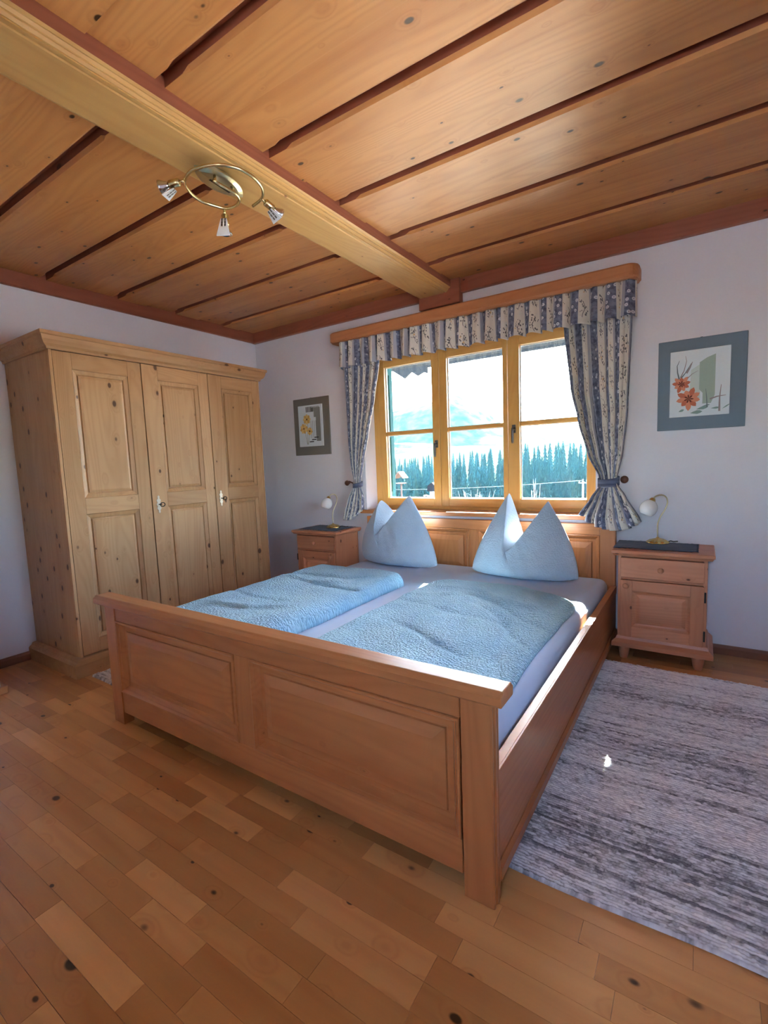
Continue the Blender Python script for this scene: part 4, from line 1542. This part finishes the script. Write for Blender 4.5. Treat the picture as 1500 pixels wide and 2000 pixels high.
m.tube(sm, 0.0062, BRASS, 12)
m.tube([(2.040, -2.015, 2.332), (2.02, -2.0, 2.366)], 0.006, BRASS, 10)
m.tube([(2.036, -1.915, 2.332), (2.01, -1.91, 2.366)], 0.006, BRASS, 10)
m.build('spiral_tube', cl)


def spot(root, joint, d, side, gl=0.072):
    """joint on the tube, d: direction of the lamp, side: where the glass blade sits"""
    j, d = Vector(joint), Vector(d).normalized()
    side = Vector(side)
    side = (side - side.dot(d) * d).normalized()
    m_ = MB()
    m_.tube([j, j + d * 0.022], 0.006, BRASS, 10)
    m_.lathe(j + d * 0.020, [(0, 0), (0.012, 0), (0.015, 0.004), (0.015, 0.040), (0.013, 0.044), (0, 0.044)], BRASS, 18, d)
    h = m_.build('spot_head', root)
    m_ = MB()
    m_.lathe(j + d * 0.064, [(0.010, 0), (0.013, 0.010), (0.019, 0.022), (0.0245, 0.032), (0.0255, 0.038), (0.023, 0.039), (0.017, 0.026), (0.0, 0.020)], CHROME, 22, d)
    m_.build('bulb', h)
    # trapezoid glass blade beside the bulb
    n_ = d.cross(side).normalized()
    b0 = j + d * 0.046 + side * 0.022
    qd = (d * 0.93 + side * 0.36).normalized()
    th = 0.0022
    off = qd.cross(n_).normalized() * th
    tr = [(-0.013, 0.0), (0.013, 0.0), (0.029, gl), (-0.029, gl)]
    top = [b0 + n_ * a + qd * b + off for a, b in tr]
    bot = [b0 + n_ * a + qd * b - off for a, b in tr]
    MB().loft([top, bot], FROST).build('glass_blade', h)
    m_ = MB()
    for a in (-0.010, 0.010):
        for b in (0.006, 0.020, 0.034):
            c0 = b0 + n_ * a * 0.7 + qd * b
            p = [c0 - n_ * 0.0035 - qd * 0.006, c0 + n_ * 0.0035 - qd * 0.006, c0 + n_ * 0.0035 + qd * 0.006, c0 - n_ * 0.0035 + qd * 0.006]
            m_.loft([[q + off * 1.35 for q in p], [q - off * 1.35 for q in p]], PEWTER)
    m_.build('blade_pattern', h)


spot(cl, (1.952, -2.092, 2.330), (-0.62, -0.35, -0.12), (0.2, 0.25, -1.0), 0.05)
spot(cl, (2.090, -1.824, 2.330), (0.15, 0.85, -0.30), (0.1, -0.35, -0.9), 0.05)
spot(cl, (1.905, -1.866, 2.326), (-0.02, 0.05, -1.0), (0.55, -0.83, 0.0), 0.085)

# ================================================================== OUTSIDE
# a pale sunlit terrace and meadow, then the valley
def mat_ground():
    t = NT('meadow')
    tc = t.n('ShaderNodeTexCoord')
    sp_ = t.n('ShaderNodeSeparateXYZ')
    t.l(tc.outputs['Object'], sp_.inputs[0])
    n1 = t.noise(tc.outputs['Object'], 0.15, 4.0)
    near = t.ramp(sp_.outputs[1], 14.0, 30.0, 1.0, 0.0)
    g = t.mix(n1, lin(38, 48, 38), lin(60, 66, 50))
    p = t.mix(n1, lin(158, 156, 142), lin(142, 142, 126))
    t.l(t.mix(near, g, p), t.b.inputs['Base Color'])
    t.b.inputs['Roughness'].default_value = 1.0
    t.b.inputs['Specular IOR Level'].default_value = 0.0
    return t.m


YARD = NT('pale_gravel_terrace')
_tc = YARD.n('ShaderNodeTexCoord')
_n = YARD.noise(_tc.outputs['Object'], 6.0, 5.0)
YARD.l(YARD.mix(_n, lin(226, 224, 220), lin(206, 204, 200)), YARD.b.inputs['Base Color'])
YARD.b.inputs['Roughness'].default_value = 0.9


def ground_z(x, y):
    if y < 12:
        return -2.9
    if y < 55:
        return -2.9 - 10.5 * ((y - 12) / 43)
    return -13.4 + 0.125 * (y - 55) * (1 + 0.10 * math.sin(x * 0.05)) + 0.030 * max(0.0, (x + 45)) * min(1, (y - 55) / 60)


pts, NXG, NYG = [], 60, 70
for i in range(NYG):
    y = 0.5 + 210 * (i / (NYG - 1)) ** 1.5
    for j in range(NXG):
        x = -150 + 260 * j / (NXG - 1)
        pts.append((x, y, ground_z(x, y)))
struct(MB().grid(pts, NXG, NYG, mat_ground()).build('ground', fix=False))
struct(MB().box(-40, 60, -60, 0.5, -3.2, -2.9, YARD.m).build('ground_yard'))

FOREST = NT('mountain_forest')
_tc = FOREST.n('ShaderNodeTexCoord')
_n = FOREST.noise(_tc.outputs['Object'], 0.09, 5.0, 0.65)
FOREST.l(FOREST.mix(FOREST.ramp(_n, 0.35, 0.65), lin(44, 62, 50), lin(92, 100, 84)), FOREST.b.inputs['Base Color'])
FOREST.b.inputs['Roughness'].default_value = 1.0
FOREST.b.inputs['Specular IOR Level'].default_value = 0.0


def mountain(name, y0, depth, ridge, seed, nx=220):
    pts = []
    xs0, xs1 = ridge[0][0], ridge[-1][0]
    nyy = 30
    for i in range(nyy):
        b = i / (nyy - 1)
        for j in range(nx):
            x = xs0 + (xs1 - xs0) * j / (nx - 1)
            for (xa, za), (xb, zb) in zip(ridge, ridge[1:]):
                if xa <= x <= xb:
                    u = (x - xa) / (xb - xa)
                    u = u * u * (3 - 2 * u) * 0.5 + u * 0.5
                    zr = za + (zb - za) * u
                    break
            prof_ = math.sin(math.pi * min(1, b * 1.0) * 0.5) if b <= 1 else 1
            z = -30 + (zr + 30) * prof_
            z += 2.2 * mnoise.fractal(Vector((x * 0.02 + seed, b * 6, seed)), 1.0, 2.0, 4) * (0.4 + 0.6 * prof_) + 0.7 * mnoise.noise(Vector((x * 0.35, b * 30, seed)))
            pts.append((x, y0 + depth * b, z))
    n0 = len(pts)
    for j in range(nx):
        p = pts[(nyy - 1) * nx + j]
        pts.append((p[0], y0 + depth * 1.6, -30))
    return struct(MB().grid(pts, nx, nyy + 1, FOREST.m).build(name, fix=False))


mountain('mountain', 330, 170, [(-620, 30), (-420, 52), (-330, 58), (-290, 64), (-255, 68), (-222, 72), (-203, 60), (-173, 37), (-150, 27), (-122, 18), (-90, 12), (0, 4), (300, 0)], 1.7)
mountain('mountain_ridge', 210, 70, [(-500, 10), (-260, 16), (-190, 16.5), (-150, 12), (-110, 9.0), (-60, 7), (0, 3), (200, 0)], 5.2)


def mat_conifer():
    t = NT('conifer')
    oi = t.n('ShaderNodeObjectInfo')
    tc = t.n('ShaderNodeTexCoord')
    n_ = t.noise(tc.outputs['Object'], 2.2, 3.0)
    a = t.mix(oi.outputs['Random'], lin(20, 36, 34), lin(40, 54, 46))
    t.l(t.mix(t.ramp(n_, 0.4, 0.7), a, lin(56, 68, 58)), t.b.inputs['Base Color'])
    t.b.inputs['Roughness'].default_value = 1.0
    t.b.inputs['Specular IOR Level'].default_value = 0.0
    return t.m


CON = mat_conifer()
BARK = plain('bark', (70, 56, 46), 0.9)


def conifer(h, r, seed):
    rr = random.Random(seed)
    m = MB()
    m.lathe((0, 0, 0), [(0, 0), (0.16, 0), (0.12, h * 0.5), (0.02, h * 0.96)], BARK, 5)
    nl = 11
    for k in range(nl):
        u = k / nl
        z0 = h * (0.10 + 0.86 * u)
        z1 = z0 + h * 0.17 * (1 - 0.45 * u)
        r0 = r * (1 - u) ** 0.85 + 0.12
        nn = 11
        ps = [(0, 0, min(z1, h))]
        ph = rr.random() * 6
        for j in range(nn * 2):
            a = ph + math.pi * j / nn
            q = r0 * (rr.uniform(0.85, 1.2) if j % 2 == 0 else rr.uniform(0.42, 0.62))
            ps.append((q * math.cos(a), q * math.sin(a), z0 - (0.05 * h * (1 - u) if j % 2 == 0 else -0.012 * h) + rr.uniform(-0.01, 0.01) * h))
        m.add(ps, [(0, 1 + j, 1 + (j + 1) % (nn * 2)) for j in range(nn * 2)], CON)
    return m


protos = [conifer(15, 1.75, 1), conifer(18, 1.9, 2), conifer(13, 1.6, 3), conifer(20, 1.85, 4)]
pm = []
TL = 'dark conifer crowded among others on the forest slope seen through the %s window sash'
rt = random.Random(21)
rows = [(yy_, 0) for yy_ in (57, 61, 65, 70, 75, 80, 86, 93, 101, 110, 120, 132)]
stood = []
cnt = 0
for ri, (yy, _) in enumerate(rows):
    xl, xr_ = -0.66 * (yy + 3.4) + 3.6 - 4, -0.135 * (yy + 3.4) + 3.6 + 9
    x = xl
    while x < xr_ and cnt < 296:
        px_ = x + rt.uniform(-0.3, 0.3)
        py_ = yy + rt.uniform(-1.2, 1.2)
        gz = ground_z(px_, py_)
        # top of the forest as seen from the room: lower at the left, higher at the right
        pr = project((px_, py_, 5))
        k = rt.randrange(4)
        H0 = (15, 18, 13, 20)[k]
        want = 0
        if pr:
            u = pr[0]
            line = np.interp(u, [740, 778, 800, 845, 880, 940, 985, 1020, 1060, 1100, 1145, 1200], [905, 901, 893, 884, 882, 874, 872, 862, 860, 852, 858, 855])
            # z at that depth for this image row
            z_line = CAM_LOC.z + (905 + (u - 750) * math.tan(-ROLL) * -1 - line) / FPX * pr[2]
            want = z_line - gz
        sc_ = rt.uniform(0.72, 1.0) if ri < 9 else rt.uniform(0.84, 1.03)
        Ht = max(6.0, min(24, want * sc_ if ri >= 6 else min(want, 17) * rt.uniform(0.62, 0.95)))
        rad = (1.75, 1.9, 1.6, 1.85)[k] * Ht / H0 * 1.18
        if any((px_ - q[0]) ** 2 + (py_ - q[1]) ** 2 < (1.04 * (rad + q[2])) ** 2 for q in stood):
            x += 0.4
            continue
        stood.append((px_, py_, rad))
        if len(pm) <= k or pm[k] is None:
            while len(pm) <= k:
                pm.append(None)
            o = protos[k].build('conifer')
            pm[k] = o.data
        else:
            o = bpy.data.objects.new('conifer', pm[k])
            COL.objects.link(o)
        f = Ht / H0
        o.scale = (f * rt.uniform(1.05, 1.15), f * rt.uniform(1.05, 1.15), f)
        o.location = (px_, py_, gz - 0.3)
        o.rotation_euler = (0, 0, rt.uniform(0, 6.28))
        pane_ = 'left' if (pr and pr[0] < 858) else 'middle' if (pr and pr[0] < 992) else 'right'
        tag(o, TL % pane_, 'tree', 'conifers of the forest slope in the %s sash' % pane_)
        cnt += 1
        x += rt.uniform(0.7, 1.3)


# bare shrubs below the window
def shrub(label, x, y, z, h, w, n_, seed):
    rr = random.Random(seed)
    tw = plain('pale_twig', (150, 150, 148), 0.8)
    m = MB()
    for k in range(n_):
        a = rr.uniform(0, 6.28)
        l = h * rr.uniform(0.55, 1.0)
        sp_ = w * rr.uniform(0.2, 1.0)
        p0 = Vector((x + rr.uniform(-.1, .1), y + rr.uniform(-.1, .1), z))
        p2 = Vector((x + sp_ * math.cos(a), y + sp_ * math.sin(a) * 0.6, z + l))
        p1 = (p0 + p2) / 2 + Vector((rr.uniform(-.1, .1), 0, l * 0.15))
        m.tube([p0, p1, p2], [0.014, 0.008, 0.004], tw, 4)
        for b in range(4):
            u = rr.uniform(0.35, 0.95)
            q = p0.lerp(p2, u)
            e = q + Vector((rr.uniform(-.3, .3), rr.uniform(-.2, .2), rr.uniform(.05, .3))) * w * 0.6
            m.tube([q, (q + e) / 2 + Vector((0, 0, .02)), e], [0.006, 0.005, 0.003], tw, 3)
    return tag(m.build('bare_shrub', origin=(x, y, z)), label, 'shrub')


shrub('wide bare pale-twigged shrub outside the middle window sash', -5.4, 18, -4.6, 4.4, 1.1, 110, 4)
shrub('slender bare young tree outside the right window sash', -2.55, 18, -4.6, 4.9, 0.5, 26, 9)

# power lines and pole
PW = plain('weathered_pole', (84, 86, 86), 0.8)
pl = thing('power_pole', 'grey power pole with pale insulators outside the right window sash', 'pole', (-0.86, 20, -6))
MB().tube([(-0.86, 20, -6), (-0.86, 20, 0.02)], 0.045, PW, 10).build('pole', pl)
m = MB()
m.box(-1.06, -0.66, 19.97, 20.03, -0.085, -0.045, PW)
m.build('cross_arm', pl)
for dx in (-0.16, 0.0, 0.16):
    MB().lathe((-0.86 + dx, 20, -0.04 if dx else 0.02), [(0, 0), (0.02, 0), (0.014, 0.04), (0.034, 0.06), (0.028, 0.09), (0, 0.10)], PW, 10).build('insulator', pl)
WIRE = plain('wire', (92, 96, 98), 0.6)


def wire(label, a, b, sag, r):
    a, b = Vector(a), Vector(b)
    pts = [a.lerp(b, t / 20) - Vector((0, 0, sag * 4 * (t / 20) * (1 - t / 20))) for t in range(21)]
    return tag(MB().tube(pts, r, WIRE, 6).build('power_line', origin=a), label, 'wire')


wire('thin power line crossing all three window sashes above the forest', (-19.0, 30, 3.75), (3.0, 30, 1.75), 0.35, 0.010)
wire('pale power line running to the pole low in the right window sash', (-12.0, 20, -0.35), (-0.86, 20, 0.06), 0.12, 0.010)

# bird feeder roofs near the house
bf = thing('bird_feeder', 'small wooden gable-roofed bird feeder on a post seen through the left sash', 'bird feeder', (-5.735, 12, -4))
FW = plain('feeder_wood', (66, 42, 34), 0.9)
MB().tube([(-5.735, 12, -4.2), (-5.735, 12, 0.40)], 0.03, FW, 8).build('post', bf)
MB().box(-5.885, -5.585, 11.85, 12.15, 0.40, 0.43, FW).build('floor_board', bf)
m = MB()
m.prism([(-5.945, 0.62), (-5.735, 0.86), (-5.525, 0.62), (-5.555, 0.60), (-5.735, 0.81), (-5.915, 0.60)], 'y', 11.8, 12.2, FW)
m.build('roof', bf)
ch = thing('chimney', 'white chimney stub with a dark cap behind the first sash stile', 'chimney', (-4.42, 12, -4))
MB().box(-4.48, -4.30, 11.90, 12.10, -4.2, 0.12, plain('chimney_render', (120, 124, 130), 0.9)).build('stack', ch)
m = MB()
m.prism([(-4.56, 0.12), (-4.24, 0.12), (-4.22, 0.30), (-4.36, 0.44), (-4.54, 0.34)], 'y', 11.85, 12.15, plain('slate', (16, 18, 23), 0.9, 0.0, 0.1))
m.build('cap', ch)
MB().tube([(-4.48, 11.95, -0.08), (-4.62, 11.9, -0.02), (-4.72, 11.88, -0.04)], 0.022, plain('bracket_grey', (170, 172, 176), 0.7), 8).build('bracket', ch)

# roof overhang above the window with a notched end board
EV = plain('eave_boards', (26, 30, 34), 0.9, 0.0, 0.1)
m = MB()
m.prism([(0.32, 3.50), (2.86, 2.56), (2.90, 2.56), (2.90, 2.68), (0.32, 3.66)], 'x', -0.30, 9.0, EV)
m.prism([(2.86, 2.533), (2.90, 2.533), (2.90, 2.70), (2.86, 2.70)], 'x', 0.36, 9.0, EV)
m.prism([(-0.34, 2.66), (-0.28, 2.60), (-0.02, 2.425), (0.10, 2.505), (0.20, 2.435), (0.30, 2.475), (0.36, 2.45), (0.36, 2.72), (-0.34, 2.72)], 'y', 2.86, 2.90, EV)
struct(m.build('roof_eave'))
# open window shutter
SG = plain('shutter_green', (14, 60, 66), 0.7, 0.0, 0.15)
sh = thing('window_shutter', 'dark green wooden shutter standing open outside the left window sash', 'shutter', (1.24, 0.32, 0.86))
m = MB()
m.box(1.205, 1.240, 0.33, 0.385, 0.86, 2.07, SG)
m.box(1.205, 1.240, 0.465, 0.52, 0.86, 2.07, SG)
for z0, z1 in ((0.86, 0.93), (1.43, 1.49), (2.0, 2.07)):
    m.box(1.205, 1.240, 0.385, 0.465, z0, z1, SG)
m.box(1.212, 1.232, 0.385, 0.465, 0.93, 2.0, SG)
m.build('shutter_leaf', sh, bevel=0.003)
for z in (1.03, 1.86):
    MB().box(1.240, 1.247, 0.325, 0.43, z, z + 0.022, PEWTER).build('strap_hinge', sh)

# valley haze between the forest and the mountain
hz = NT('valley_haze')
hz.t.nodes.remove(hz.b)
vs_ = hz.n('ShaderNodeVolumeScatter')
vs_.inputs['Color'].default_value = (0.12, 0.66, 1.0, 1)
vs_.inputs['Density'].default_value = 0.00012
vs_.inputs['Anisotropy'].default_value = 0.35
hz.l(vs_.outputs[0], hz.out.inputs['Volume'])
HB = MB().box(-330, 120, 22, 225, -20, 78, hz.m).build('valley_haze')
tag(HB, 'pale bluish haze filling the valley in front of the mountain', 'haze', None, 'stuff')
